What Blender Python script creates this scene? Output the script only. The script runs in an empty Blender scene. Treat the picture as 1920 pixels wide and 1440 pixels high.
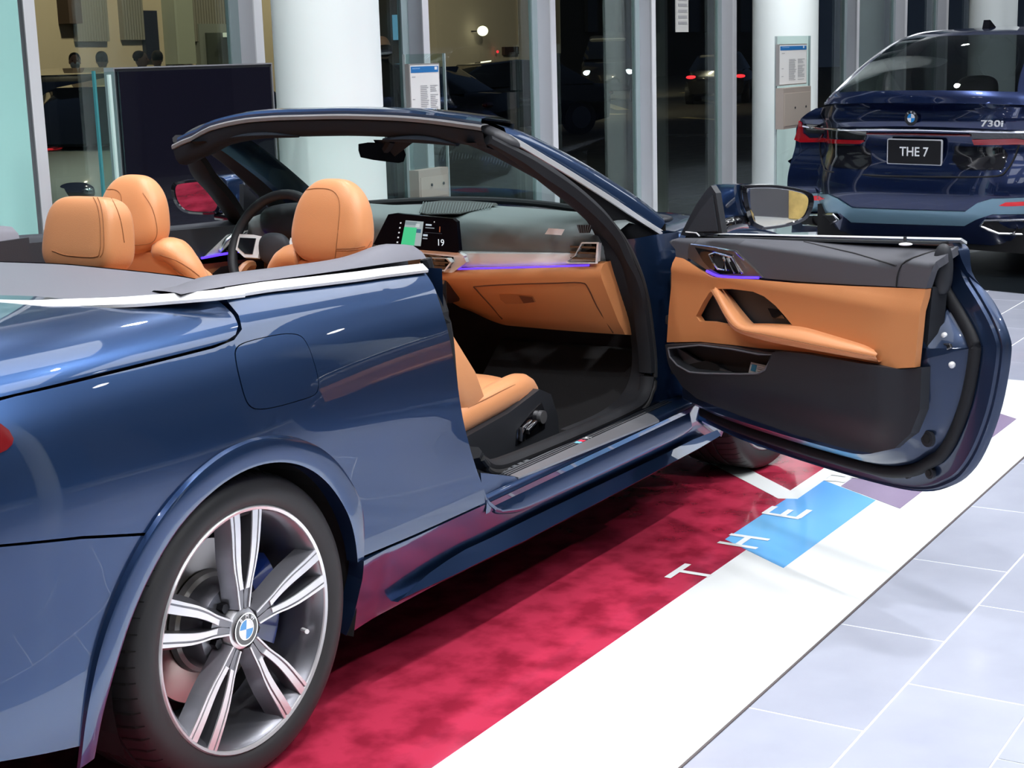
import bpy, bmesh, math, random
import numpy as np
from mathutils import Vector, Matrix
from mathutils.geometry import delaunay_2d_cdt
random.seed(7)
SC = bpy.context.scene
COL = SC.collection
PI = math.pi

# ------------------------------------------------------------------ camera, world, exposure
CAM = np.array([-2.326617, -3.043020, 1.506611])
YAW, PIT, ROL, FPX = 0.559516, 0.207579, -0.029685, 2930.1158
def _axes():
    cy, sy, cp, sp = math.cos(YAW), math.sin(YAW), math.cos(PIT), math.sin(PIT)
    f = np.array([cy*cp, sy*cp, -sp]); r = np.array([sy, -cy, 0.]); u = np.cross(r, f)
    c, s = math.cos(ROL), math.sin(ROL)
    return f, c*r + s*u, -s*r + c*u
_F, _R, _U = _axes()
cd = bpy.data.cameras.new('camera'); cam = bpy.data.objects.new('camera', cd); COL.objects.link(cam)
cd.sensor_width = 36.0; cd.lens = FPX/1920*36.0; cd.clip_start = 0.05; cd.clip_end = 300
m = Matrix.Identity(4)
for i in range(3):
    m[i][0], m[i][1], m[i][2], m[i][3] = _R[i], _U[i], -_F[i], CAM[i]
cam.matrix_world = m
SC.camera = cam
SC.view_settings.view_transform = 'Standard'; SC.view_settings.look = 'None'
SC.view_settings.gamma = 1.0; SC.view_settings.use_curve_mapping = False
SC.view_settings.exposure = 0.0
SC.cycles.use_denoising = True
SC.cycles.max_bounces = 8; SC.cycles.transparent_max_bounces = 16; SC.cycles.caustics_reflective = False; SC.cycles.caustics_refractive = False
SC.cycles.sample_clamp_indirect = 8.0
w = bpy.data.worlds.new('night_sky'); SC.world = w; w.use_nodes = True
w.node_tree.nodes['Background'].inputs[0].default_value = (0.012, 0.016, 0.03, 1)
w.node_tree.nodes['Background'].inputs[1].default_value = 1.0

# measurement helpers: where a line of sight meets a real surface
def ray(px, py):
    return _F + ((px-960)*_R - (py-720)*_U)/FPX
def at(px, py, axis, val):
    d = ray(px, py); t = (val-CAM[axis])/d[axis]; return CAM + t*d
def hit(px, py, P0, n):
    d = ray(px, py); P0 = np.array(P0, float); n = np.array(n, float)
    t = ((P0-CAM)@n)/(d@n); return CAM + t*d

# ------------------------------------------------------------------ light
def area(name, loc, sx, sy, power, color=(1, 1, 1), rot=(0, 0, 0), shape='RECTANGLE', spread=None):
    l = bpy.data.lights.new(name, 'AREA'); l.shape = shape; l.size = sx; l.size_y = sy; l.energy = power; l.color = color
    if spread: l.spread = spread
    o = bpy.data.objects.new(name, l); o.location = loc; o.rotation_euler = rot; COL.objects.link(o); return o
CEIL = 4.6
SPOTK = .62

# ------------------------------------------------------------------ materials
MATS = {}
def mat(name, col=(.5, .5, .5), rough=.5, metal=0., **k):
    if name in MATS: return MATS[name]
    mt = bpy.data.materials.new(name); mt.use_nodes = True
    b = mt.node_tree.nodes['Principled BSDF']
    b.inputs['Base Color'].default_value = (*col, 1); b.inputs['Roughness'].default_value = rough; b.inputs['Metallic'].default_value = metal
    if 'coat' in k: b.inputs['Coat Weight'].default_value = k['coat']; b.inputs['Coat Roughness'].default_value = k.get('coat_rough', .02)
    if 'coat_tint' in k: b.inputs['Coat Tint'].default_value = (*k['coat_tint'], 1)
    if 'spec' in k: b.inputs['Specular IOR Level'].default_value = k['spec']
    if 'trans' in k: b.inputs['Transmission Weight'].default_value = k['trans']
    if 'ior' in k: b.inputs['IOR'].default_value = k['ior']
    if 'emit' in k: b.inputs['Emission Color'].default_value = (*k['emit'], 1); b.inputs['Emission Strength'].default_value = k.get('es', 1)
    if 'alpha' in k: b.inputs['Alpha'].default_value = k['alpha']
    if 'sheen' in k: b.inputs['Sheen Weight'].default_value = k['sheen']
    MATS[name] = mt
    return mt
def nodes(mt): return mt.node_tree.nodes, mt.node_tree.links, mt.node_tree.nodes['Principled BSDF']
def add_bump(mt, scale, strength, dist=.001, kind='NOISE', detail=4, coord='Object'):
    n, l, b = nodes(mt)
    tc = n.new('ShaderNodeTexCoord')
    if kind == 'NOISE':
        t = n.new('ShaderNodeTexNoise'); t.inputs['Scale'].default_value = scale; t.inputs['Detail'].default_value = detail; o = t.outputs[0]
    else:
        t = n.new('ShaderNodeTexVoronoi'); t.inputs['Scale'].default_value = scale; o = t.outputs[0]
    l.new(tc.outputs[coord], t.inputs['Vector'])
    bp = n.new('ShaderNodeBump'); bp.inputs['Strength'].default_value = strength; bp.inputs['Distance'].default_value = dist
    l.new(o, bp.inputs['Height']); l.new(bp.outputs[0], b.inputs['Normal'])
    return mt
def add_mottle(mt, c1, c2, scale, detail=5, lo=.35, hi=.65):
    n, l, b = nodes(mt)
    tc = n.new('ShaderNodeTexCoord'); t = n.new('ShaderNodeTexNoise'); t.inputs['Scale'].default_value = scale; t.inputs['Detail'].default_value = detail
    r = n.new('ShaderNodeValToRGB'); r.color_ramp.elements[0].position = lo; r.color_ramp.elements[1].position = hi
    r.color_ramp.elements[0].color = (*c1, 1); r.color_ramp.elements[1].color = (*c2, 1)
    l.new(tc.outputs['Object'], t.inputs['Vector']); l.new(t.outputs[0], r.inputs[0]); l.new(r.outputs[0], b.inputs['Base Color'])
    return mt
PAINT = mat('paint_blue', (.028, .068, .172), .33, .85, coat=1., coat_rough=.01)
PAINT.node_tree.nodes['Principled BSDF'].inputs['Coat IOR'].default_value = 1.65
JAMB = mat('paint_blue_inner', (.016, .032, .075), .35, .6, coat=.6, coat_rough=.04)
PAINT7 = mat('paint_navy', (.009, .021, .078), .25, .7, coat=1., coat_rough=.01)
CHROME = mat('chrome', (.86, .86, .88), .12, 1.)
SATIN = mat('satin_aluminium', (.80, .81, .82), .36, .15)
MACHINED = mat('machined_alloy', (.86, .86, .88), .32, .7)
GUNMETAL = mat('gunmetal_alloy', (.21, .21, .235), .33, .85, coat=.5)
RUBBER = add_bump(mat('tyre_rubber', (.024, .024, .026), .5, spec=.4), 300, .1)
SEAL = add_bump(mat('rubber_seal', (.013, .014, .017), .65, spec=.25), 400, .2)
BLACKP = add_bump(mat('black_plastic', (.020, .022, .027), .48, spec=.35), 900, .15, .0004)
GLOSS = mat('gloss_black', (.006, .006, .008), .06, 0., coat=1.)
DARK = mat('dark_void', (.006, .006, .007), .8)
TAN = add_bump(mat('tan_leather', (.68, .285, .115), .38, 0., sheen=.15), 550, .35, .0006, 'VOR')
TANP = add_bump(mat('tan_panel', (.56, .225, .085), .48), 550, .3, .0005, 'VOR')
STITCH = mat('stitching', (.32, .12, .04), .7)
BLEATHER = add_bump(mat('charcoal_leather', (.034, .038, .047), .55, spec=.3), 600, .35, .0006, 'VOR')
DASHM = add_bump(mat('dash_soft_skin', (.14, .165, .17), .6), 500, .3, .0005, 'VOR')
DECKM = add_bump(mat('soft_top_cover_skin', (.16, .16, .19), .5), 400, .2, .0004)
CARPET = add_bump(mat('carpet_black', (.018, .018, .02), .95), 700, .8, .004)
MIRROR = mat('mirror_glass', (.92, .92, .93), .01, 1.)
SCREENM = mat('screen_black', (.003, .003, .006), .12, 0., spec=.03)
BLUEGLOW = mat('ambient_light_blue', (.05, .03, .8), .4, emit=(.11, .04, 1.), es=1.6)
REDGLASS = mat('red_lens', (.30, .004, .010), .10, 0., coat=1., emit=(.6, .0, .01), es=.05)
REDDARK = mat('red_lens_dark', (.12, .003, .006), .06, 0., coat=1.)
WHITEP = mat('white_column_paint', (.84, .91, .90), .55)
def glass_mat(name, tint=(1, 1, 1), refl=.5, fac=.08):
    if name in MATS: return MATS[name]
    mt = bpy.data.materials.new(name); mt.use_nodes = True; n, l = mt.node_tree.nodes, mt.node_tree.links
    n.remove(n['Principled BSDF']); out = n['Material Output']
    tr = n.new('ShaderNodeBsdfTransparent'); tr.inputs[0].default_value = (*tint, 1)
    gl = n.new('ShaderNodeBsdfGlossy'); gl.inputs['Roughness'].default_value = .01; gl.inputs[0].default_value = (.9, .95, .95, 1)
    fr = n.new('ShaderNodeFresnel'); ge = n.new('ShaderNodeNewGeometry'); mr = n.new('ShaderNodeMapRange')
    mr.inputs['To Min'].default_value = 1.5; mr.inputs['To Max'].default_value = 1/1.5; l.new(ge.outputs['Backfacing'], mr.inputs['Value']); l.new(mr.outputs[0], fr.inputs[0])
    mx = n.new('ShaderNodeMixShader'); l.new(fr.outputs[0], mx.inputs[0]); l.new(tr.outputs[0], mx.inputs[1]); l.new(gl.outputs[0], mx.inputs[2])
    l.new(mx.outputs[0], out.inputs[0]); MATS[name] = mt; return mt
GLASS = glass_mat('clear_glass', (.86, .94, .92))
WGLASS = glass_mat('window_glass', (.80, .88, .86))
TGLASS = glass_mat('windscreen_glass', (.72, .82, .79))

# ------------------------------------------------------------------ object helpers
def link(name, me, parent=None):
    o = bpy.data.objects.new(name, me); COL.objects.link(o)
    if parent is not None: o.parent = parent
    return o
def tag(o, label=None, cat=None, group=None, kind=None):
    if label: o['label'] = label
    if cat: o['category'] = cat
    if group: o['group'] = group
    if kind: o['kind'] = kind
    return o
def thing(name, label, cat, loc=(0, 0, 0), rz=0., group=None):
    o = bpy.data.objects.new(name, None); COL.objects.link(o); o.location = loc; o.rotation_euler = (0, 0, rz)
    o.empty_display_size = .2
    return tag(o, label, cat, group)
def mesh(name, V, Fc, mt, parent=None, smooth=None, label=None, normals=None):
    me = bpy.data.meshes.new(name); me.from_pydata([tuple(float(c) for c in v) for v in V], [], Fc); me.validate()
    if mt is not None: me.materials.append(mt)
    if smooth:
        for p in me.polygons: p.use_smooth = True
        if smooth is not True: me.set_sharp_from_angle(angle=math.radians(smooth))
    if normals is not None: me.normals_split_custom_set(normals)
    me.update(); o = link(name, me, parent)
    if label: o['label'] = label
    return o
def from_bm(name, bm, mt, parent=None, smooth=None, label=None):
    me = bpy.data.meshes.new(name); bm.to_mesh(me); bm.free()
    me.materials.append(mt)
    if smooth:
        for p in me.polygons: p.use_smooth = True
        if smooth is not True: me.set_sharp_from_angle(angle=math.radians(smooth))
    o = link(name, me, parent)
    if label: o['label'] = label
    return o
class MB:
    def __init__(s): s.V = []; s.F = []
    def add(s, V, F):
        k = len(s.V); s.V += [tuple(map(float, v)) for v in V]; s.F += [tuple(i+k for i in f) for f in F]; return s
    def box(s, lo, hi, fr=None):
        x0, y0, z0 = lo; x1, y1, z1 = hi
        V = [(x0, y0, z0), (x1, y0, z0), (x1, y1, z0), (x0, y1, z0), (x0, y0, z1), (x1, y0, z1), (x1, y1, z1), (x0, y1, z1)]
        if fr: V = [fr(*v) for v in V]
        return s.add(V, [(0, 3, 2, 1), (4, 5, 6, 7), (0, 1, 5, 4), (1, 2, 6, 5), (2, 3, 7, 6), (3, 0, 4, 7)])
    def tube(s, pts, r, n=8, caps=True, closed=False):
        V, F = sweep(pts, [(math.cos(a), math.sin(a)) for a in np.linspace(0, 2*PI, n, endpoint=False)], closed, r, caps); return s.add(V, F)
    def obj(s, name, mt, parent=None, smooth=None, label=None): return mesh(name, s.V, s.F, mt, parent, smooth, label)
def rbox(name, c, size, mt, parent=None, bev=.005, seg=2, rot=None, label=None, smooth=40):
    bm = bmesh.new(); bmesh.ops.create_cube(bm, size=1.)
    bmesh.ops.scale(bm, vec=size, verts=bm.verts)
    if bev: bmesh.ops.bevel(bm, geom=bm.edges[:], offset=bev, segments=seg, affect='EDGES', profile=.6)
    if rot is not None: bmesh.ops.transform(bm, matrix=rot.to_4x4(), verts=bm.verts)
    bmesh.ops.translate(bm, vec=c, verts=bm.verts)
    return from_bm(name, bm, mt, parent, smooth, label)
def norm(v):
    v = np.array(v, float); l = np.linalg.norm(v); return v/l if l > 1e-12 else v
def sweep(path, sec, closed=False, r=1., caps=True, up=(0, 0, 1)):
    P = [np.array(p, float) for p in path]; n = len(P); k = len(sec); V = []; F = []
    rr = r if hasattr(r, '__len__') else [r]*n
    up = np.array(up, float)
    for i in range(n):
        a = P[(i-1) % n] if (closed or i > 0) else P[i]; b = P[(i+1) % n] if (closed or i < n-1) else P[i]
        t = norm(b-a); u = up if abs(t@up) < .98 else np.array([1., 0, 0])
        s = norm(np.cross(t, u)); q = np.cross(s, t)
        for (x, y) in sec: V.append(P[i] + rr[i]*(x*s + y*q))
    for i in range(n if closed else n-1):
        j = (i+1) % n
        for a in range(k):
            b = (a+1) % k; F.append((i*k+a, j*k+a, j*k+b, i*k+b))
    if caps and not closed: F.append(tuple(range(k))); F.append(tuple(range((n-1)*k, n*k))[::-1])
    return V, F
def sweep_obj(name, path, sec, mt, parent=None, closed=False, r=1., up=(0, 0, 1), smooth=40, label=None):
    V, F = sweep(path, sec, closed, r, True, up); return mesh(name, V, F, mt, parent, smooth, label)
def csec(r, n=10, sx=1., sy=1.): return [(r*sx*math.cos(a), r*sy*math.sin(a)) for a in np.linspace(0, 2*PI, n, endpoint=False)]
def rrect(w, h, r, n=4):
    out = []
    for cx, cy, a0 in ((w/2-r, h/2-r, 0), (-w/2+r, h/2-r, 90), (-w/2+r, -h/2+r, 180), (w/2-r, -h/2+r, 270)):
        for i in range(n+1): a = math.radians(a0+90*i/n); out.append((cx+r*math.cos(a), cy+r*math.sin(a)))
    return out
def spl(pts, n=8, closed=False):
    P = [np.array(p, float) for p in pts]; m_ = len(P); out = []
    rng = range(m_) if closed else range(m_-1)
    for i in rng:
        p0 = P[(i-1) % m_] if (closed or i > 0) else 2*P[0]-P[1]; p1 = P[i]; p2 = P[(i+1) % m_]
        p3 = P[(i+2) % m_] if (closed or i < m_-2) else 2*P[-1]-P[-2]
        for j in range(n):
            t = j/n; out.append(.5*((2*p1)+(-p0+p2)*t+(2*p0-5*p1+4*p2-p3)*t*t+(-p0+3*p1-3*p2+p3)*t**3))
    if not closed: out.append(P[-1])
    return out
def lerp_tab(xs, ys, x):
    # monotone-ish cubic hermite interpolation
    if x <= xs[0]: return ys[0]
    if x >= xs[-1]: return ys[-1]
    i = 0
    while xs[i+1] < x: i += 1
    def sl(k):
        if k == 0: return (ys[1]-ys[0])/(xs[1]-xs[0])
        if k == len(xs)-1: return (ys[-1]-ys[-2])/(xs[-1]-xs[-2])
        a = (ys[k]-ys[k-1])/(xs[k]-xs[k-1]); b = (ys[k+1]-ys[k])/(xs[k+1]-xs[k])
        h0 = xs[k]-xs[k-1]; h1 = xs[k+1]-xs[k]
        return (a*h1+b*h0)/(h0+h1)
    h = xs[i+1]-xs[i]; t = (x-xs[i])/h; m0, m1 = sl(i)*h, sl(i+1)*h
    return (2*t**3-3*t*t+1)*ys[i]+(t**3-2*t*t+t)*m0+(-2*t**3+3*t*t)*ys[i+1]+(t**3-t*t)*m1
def sstep(a, b, x):
    t = min(1, max(0, (x-a)/(b-a))); return t*t*(3-2*t)
def loft(name, rings, mt, parent=None, closed=True, caps=True, smooth=35, label=None):
    k = len(rings[0]); V = [p for r in rings for p in r]; F = []
    for i in range(len(rings)-1):
        for a in range(k if closed else k-1):
            b = (a+1) % k; F.append((i*k+a, i*k+b, (i+1)*k+b, (i+1)*k+a))
    if caps and closed: F.append(tuple(range(k))[::-1]); F.append(tuple(range((len(rings)-1)*k, len(rings)*k)))
    o = mesh(name, V, F, mt, parent, None, label)
    bm = bmesh.new(); bm.from_mesh(o.data); bmesh.ops.recalc_face_normals(bm, faces=bm.faces); bm.to_mesh(o.data); bm.free()
    if smooth:
        for p in o.data.polygons: p.use_smooth = True
        if smooth is not True: o.data.set_sharp_from_angle(angle=math.radians(smooth))
    return o
def grid(name, fn, us, vs, mt, parent=None, smooth=True, thick=0, label=None):
    V = [fn(u, v) for u in us for v in vs]; k = len(vs)
    F = [(i*k+j, (i+1)*k+j, (i+1)*k+j+1, i*k+j+1) for i in range(len(us)-1) for j in range(k-1)]
    o = mesh(name, V, F, mt, parent, smooth, label)
    if thick:
        md = o.modifiers.new('thickness', 'SOLIDIFY'); md.thickness = thick; md.offset = -1
    return o
def inpoly(pts, poly):
    x = pts[:, 0]; y = pts[:, 1]; r = np.zeros(len(pts), bool); n = len(poly)
    for i in range(n):
        x1, y1 = poly[i]; x2, y2 = poly[(i+1) % n]
        if y1 == y2: continue
        c = ((y1 > y) != (y2 > y)) & (x < (x2-x1)*(y-y1)/(y2-y1)+x1); r ^= c
    return r
def densify(poly, step):
    out = []
    for i in range(len(poly)):
        a = np.array(poly[i], float); b = np.array(poly[(i+1) % len(poly)], float); L = np.linalg.norm(b-a)
        if L < 1e-6: continue
        k = max(1, int(math.ceil(L/step)))
        for j in range(k): out.append(tuple(a+(b-a)*j/k))
    return out
def panel(name, outline, S, mt, parent=None, step=.03, holes=(), depth=.012, ref=(0, -1, 0), crown=0., label=None, lip=None):
    """A sheet following surface S(u, v) inside a closed outline, with real edge thickness."""
    loops = [densify(outline, step)] + [densify(h, step) for h in holes]
    allp = []; edges = []
    for lp in loops:
        k = len(allp); allp += lp; edges += [(k+i, k+(i+1) % len(lp)) for i in range(len(lp))]
    A = np.array(allp); lo = A.min(0); hi = A.max(0)
    gx = np.arange(lo[0]+step/2, hi[0], step); gy = np.arange(lo[1]+step/2, hi[1], step)
    if len(gx) and len(gy):
        G = np.array([(a + (step/2 if j % 2 else 0), b) for j, b in enumerate(gy) for a in gx])
        ok = inpoly(G, loops[0])
        for h in loops[1:]: ok &= ~inpoly(G, h)
        G = G[ok]
        if len(G):
            d = np.sqrt(((G[:, None, :]-A[None, :, :])**2).sum(-1)).min(1); G = G[d > step*.45]
            allp = allp + [tuple(g) for g in G]
    vo, eo, fo, *_ = delaunay_2d_cdt([Vector(p) for p in allp], edges, [], 0, 1e-6)
    P2 = np.array([(v.x, v.y) for v in vo]); T = [f for f in fo if len(f) == 3]
    C = np.array([P2[list(f)].mean(0) for f in T]); ok = inpoly(C, loops[0])
    for h in loops[1:]: ok &= ~inpoly(C, h)
    T = [f for f, o_ in zip(T, ok) if o_]
    P3 = [np.array(S(u, v), float) for u, v in P2]; e = 1e-3; N = []
    ref = np.array(ref, float)
    for (u, v) in P2:
        n_ = norm(np.cross(np.array(S(u+e, v))-np.array(S(u-e, v)), np.array(S(u, v+e))-np.array(S(u, v-e))))
        N.append(n_ if n_@ref > 0 else -n_)
    F = []
    for a, b, c in T:
        fn = np.cross(P3[b]-P3[a], P3[c]-P3[a]); F.append((a, b, c) if fn@N[a] > 0 else (a, c, b))
    # boundary edges from the triangles, so the skirt closes exactly
    cnt = {}
    for f in F:
        for i in range(3):
            cnt[(f[i], f[(i+1) % 3])] = 1
    bd = [(a, b) for (a, b) in cnt if (b, a) not in cnt]
    V = [tuple(p) for p in P3]; LN = [N[i] for f in F for i in f]
    if depth:
        idx = {}
        def low(i):
            if i not in idx:
                idx[i] = (len(V), len(V)+1); V.append(tuple(P3[i])); V.append(tuple(P3[i]-N[i]*depth))
            return idx[i]
        for a, b in bd:
            (a0, a1), (b0, b1) = low(a), low(b)
            fn = norm(np.cross(P3[b]-P3[a], -N[a]));  fn = norm(np.cross(-N[a], P3[b]-P3[a]))
            F.append((b0, a0, a1, b1)); g = norm(np.cross(np.array(V[a0])-np.array(V[b0]), np.array(V[a1])-np.array(V[a0])))
            LN += [g]*4
    me = bpy.data.meshes.new(name); me.from_pydata(V, [], [tuple(f) for f in F]); me.materials.append(mt)
    for p in me.polygons: p.use_smooth = True
    me.normals_split_custom_set([tuple(n_) for n_ in LN]); me.update()
    o = link(name, me, parent)
    if label: o['label'] = label
    return o
def superell(name, c, size, mt, parent=None, e1=2.6, e2=3.2, fn=None, nu=28, nv=20, rot=None, label=None):
    V = []; F = []
    def sp(w_, e): return math.copysign(abs(w_)**(2/e), w_)
    for i in range(nv+1):
        ph = -PI/2+PI*i/nv; cp, s_ = math.cos(ph), math.sin(ph)
        for j in range(nu):
            th = 2*PI*j/nu
            p = [sp(cp, e1)*sp(math.cos(th), e2), sp(cp, e1)*sp(math.sin(th), e2), sp(s_, e1)]
            if fn: p = fn(*p)
            p = Vector((p[0]*size[0]/2, p[1]*size[1]/2, p[2]*size[2]/2))
            if rot is not None: p = rot @ p
            V.append((p[0]+c[0], p[1]+c[1], p[2]+c[2]))
    for i in range(nv):
        for j in range(nu):
            k = (j+1) % nu; F.append((i*nu+j, i*nu+k, (i+1)*nu+k, (i+1)*nu+j))
    return mesh(name, V, F, mt, parent, True, label)
def text(name, s, size, mt, parent, M, extrude=.001, align='CENTER', bold=0., label=None, space=1.):
    cu = bpy.data.curves.new(name, 'FONT'); cu.body = s; cu.size = size; cu.extrude = extrude; cu.align_x = align; cu.align_y = 'CENTER'; cu.offset = bold; cu.space_character = space
    cu.materials.append(mt); o = bpy.data.objects.new(name, cu); COL.objects.link(o)
    if parent: o.parent = parent
    dg = bpy.context.evaluated_depsgraph_get(); me = bpy.data.meshes.new_from_object(o.evaluated_get(dg))
    bpy.data.objects.remove(o); bpy.data.curves.remove(cu)
    o = link(name, me, parent); o.matrix_local = M
    if not me.materials: me.materials.append(mt)
    if label: o['label'] = label
    return o
def frame(o, x, y, z=None):
    """matrix from origin, x axis, y axis"""
    x = Vector(x).normalized(); y = Vector(y); y = (y - x*y.dot(x)).normalized(); z = x.cross(y)
    M = Matrix.Identity(4)
    for i in range(3): M[i][0], M[i][1], M[i][2], M[i][3] = x[i], y[i], z[i], o[i]
    return M
def roundel(M, R, parent, nest=True):
    """blue, white and black round emblem; M puts it in place, facing +z"""
    def disc(n, r0, r1, a0, a1, z, mt, h=.0015):
        k = max(3, int((a1-a0)/8)); V = []; F = []
        for q, (rr, zz) in enumerate(((r1, z), (r1, z+h), (r0, z+h))):
            for i in range(k+1):
                a = math.radians(a0+(a1-a0)*i/k); V.append(M @ Vector((rr*math.cos(a), rr*math.sin(a), zz)))
        for q in range(2):
            for i in range(k): F.append((q*(k+1)+i, q*(k+1)+i+1, (q+1)*(k+1)+i+1, (q+1)*(k+1)+i))
        return mesh(n, V, F, mt, parent, 40)
    rim = disc('emblem', R*.92, R, 0, 360, -.001, CHROME, .003)
    if nest: parent = rim
    disc('emblem_ring', R*.62, R*.93, 0, 360, 0, mat('emblem_black', (.03, .03, .035), .3, coat=1))
    disc('emblem_edge', R*.58, R*.64, 0, 360, 0, CHROME, .002)
    eb = mat('emblem_blue', (.03, .30, .72), .3, coat=1); ew = mat('emblem_white', (.85, .88, .9), .3, coat=1)
    for q in range(4): disc('emblem_quarter', 0, R*.6, q*90, q*90+90, 0, ew if q % 2 == 0 else eb)
    for ch, a in (('B', 130), ('M', 90), ('W', 50)):
        p = M @ Matrix.Translation(Vector((R*.77*math.cos(math.radians(a)), R*.77*math.sin(math.radians(a)), .002))) @ Matrix.Rotation(math.radians(a-90), 4, 'Z')
        text('emblem_letter', ch, R*.34, ew, parent, p, .0004, bold=R*.004)

# ================================================================== SETTING
WY = 2.42                      # inner plane of the window wall
FL = -.006                     # floor level; the display mat lies on it
def struct(o, label=None): o['kind'] = 'structure'; return tag(o, label)

# ---- floor: staggered large tiles, each its own piece
TILE = add_mottle(mat('floor_tile', (.5, .5, .55), .16, coat=.25, coat_rough=.08), (.405, .43, .52), (.48, .505, .60), 2.2)
GROUT = mat('grout', (.86, .9, .9), .6)
TX, TY = .6165, .2950
fb = MB(); fb.box((-9, -9, FL-.12), (24, WY+.02, FL-.012))
floor = struct(fb.obj('floor', TILE), 'pale lilac grey porcelain tile floor with thin white joints')
def tile_mesh(name, w_, d_, g=.0022):
    MBt = MB(); x1, y1 = w_-2*g, d_-2*g; b = .0015
    V = [(g, g, -.012), (g+x1, g, -.012), (g+x1, g+y1, -.012), (g, g+y1, -.012), (g, g, -b), (g+x1, g, -b), (g+x1, g+y1, -b), (g, g+y1, -b),
         (g+b, g+b, 0), (g+x1-b, g+b, 0), (g+x1-b, g+y1-b, 0), (g+b, g+y1-b, 0)]
    F = [(0, 1, 5, 4), (1, 2, 6, 5), (2, 3, 7, 6), (3, 0, 4, 7), (4, 5, 9, 8), (5, 6, 10, 9), (6, 7, 11, 10), (7, 4, 8, 11), (8, 9, 10, 11)]
    me = bpy.data.meshes.new(name); me.from_pydata(V, [], F); me.materials.append(TILE); me.update(); return me
gb = MB(); gb.box((-9, -9, FL-.0119), (24, WY, FL-.0012)); mesh('grout', gb.V, gb.F, GROUT, floor)
tm = tile_mesh('tile', TX, TY)
y_line = -1.955; x_line = .86
tiles = []
for j in range(-26, 16):
    y0 = y_line - TY*j
    if y0 > WY-TY or y0 < -9+0: continue
    off = TX/2 if (j % 2) else 0
    for i in range(-16, 38):
        x0 = x_line + off + TX*i
        if x0 > 23 or x0 < -9: continue
        tiles.append((x0, y0))
def seen(x, y):
    d = np.array([x, y, 0])-CAM; z = d@_F
    if z < .5: return 9
    return abs(960 - (960+FPX*(d@_R)/z))/960 + max(0, abs(FPX*(d@_U)/z)/720-1)
near = []; rest = []
for (x, y) in tiles:
    c = (x+TX/2, y+TY/2); covered = (-3.2 < c[0] < 4.6 and -1.66 < c[1] < 1.7) and not (y < -1.5)
    d = math.hypot(c[0]-CAM[0], c[1]-CAM[1])
    s = seen(*c)
    (near if (s < 1.12 and not covered) else rest).append((d, x, y))
near.sort()
for d, x, y in near[:300]:
    o = bpy.data.objects.new('tile', tm); COL.objects.link(o); o.parent = floor; o.location = (x, y, FL+random.uniform(-.0002, .0002))
V = []; F = []
for d, x, y in near[300:]+rest:
    g = .0022; k = len(V); V += [(x+g, y+g, FL), (x+TX-g, y+g, FL), (x+TX-g, y+TY-g, FL), (x+g, y+TY-g, FL)]
    F.append((k, k+1, k+2, k+3))
o = mesh('distant_tiles', V, F, TILE, floor); o['kind'] = 'stuff'

# ---- printed display mat
MATW = mat('mat_white_vinyl', (.93, .96, .96), .22, coat=.3, coat_rough=.1)
MATR = add_mottle(mat('mat_red_print', (.5, .02, .06), .16, coat=.5, coat_rough=.05), (.33, .018, .045), (.60, .040, .095), 9, 12, .36, .60)
MATB = add_mottle(mat('mat_blue_print', (.1, .38, .85), .2, coat=.4, coat_rough=.08), (.10, .38, .90), (.20, .58, .95), 1.2, 1, .3, .7)
MATV = mat('mat_violet_print', (.33, .26, .40), .2, coat=.4, coat_rough=.08)
mb = MB(); mb.box((-3.4, -1.672, FL+.0003), (4.75, 1.40, -.0012)); dm = mb.obj('floor_sheet', MATW, None)
tag(dm, 'large glossy white floor mat with red field and blue stripe under the convertible', 'floor mat')
eb = MB(); eb.box((-3.4, -1.677, FL+.0002), (4.75, -1.6722, -.0025)); eb.obj('edge_strip', mat('mat_edge', (.12, .10, .10), .6), dm, label='thin dark edge strip')
def print_on(name, poly, mt, z, lab=None):
    V = [(x, y, z) for x, y in poly] + [(x, y, z-.0006) for x, y in poly]; n = len(poly)
    F = [tuple(range(n))] + [(i, i+n, (i+1) % n+n, (i+1) % n) for i in range(n)]
    me = mesh(name, V, F, mt, dm, label=lab); bm = bmesh.new(); bm.from_mesh(me.data); bmesh.ops.recalc_face_normals(bm, faces=bm.faces)
    bm.to_mesh(me.data); bm.free(); return me
print_on('red_field', [(-2.8, -1.205), (2.6, -1.205), (2.6, 1.205), (-2.8, 1.205)], MATR, -.0007, 'mottled crimson printed field')
print_on('red_field', [(2.6, -1.08), (4.3, -1.08), (4.3, 1.205), (2.6, 1.205)], MATR, -.0007)
print_on('blue_stripe', [(2.0, -1.105), (1.822, -1.372), (2.61, -1.38), (2.62, -1.38), (2.80, -1.105)], MATB, .0000, 'sky blue slanted stripe')
print_on('violet_stripe', [(2.735, -1.215), (2.56, -1.483), (3.99, -1.50), (4.22, -1.215)], MATV, .0002, 'dusky violet slanted stripe')
print_on('white_line', [(2.52, -1.14), (4.3, -1.12), (4.3, -1.07), (2.605, -1.080), (3.03, -.57), (3.4, -.14), (3.33, -.1), (2.93, -.55), (2.495, -1.080)], MATW, .0006, 'white angular outline')
LET = .021
def stroke(pts, w_, name='letter', z=.0012):
    V = []; F = []
    for (a, b) in pts:
        a = np.array(a); b = np.array(b); d = norm(b-a); nn = np.array([-d[1], d[0]])*w_/2; k = len(V)
        z += .00025
        for q in (a-nn, b-nn, b+nn, a+nn): V.append((q[0], q[1], z))
        F.append((k, k+1, k+2, k+3))
    return mesh(name, V, F, MATW, dm)
yt, yb = -1.108, -1.232
stroke([((1.585, yt), (1.725, yt)), ((1.655, yt-.008), (1.655, yb+.02))], LET, 'letter')
stroke([((1.96, yt+.008), (1.955, yb)), ((2.05, yt+.008), (2.05, yb)), ((1.96, -1.165), (2.05, -1.165))], LET, 'letter', .0012)
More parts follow.
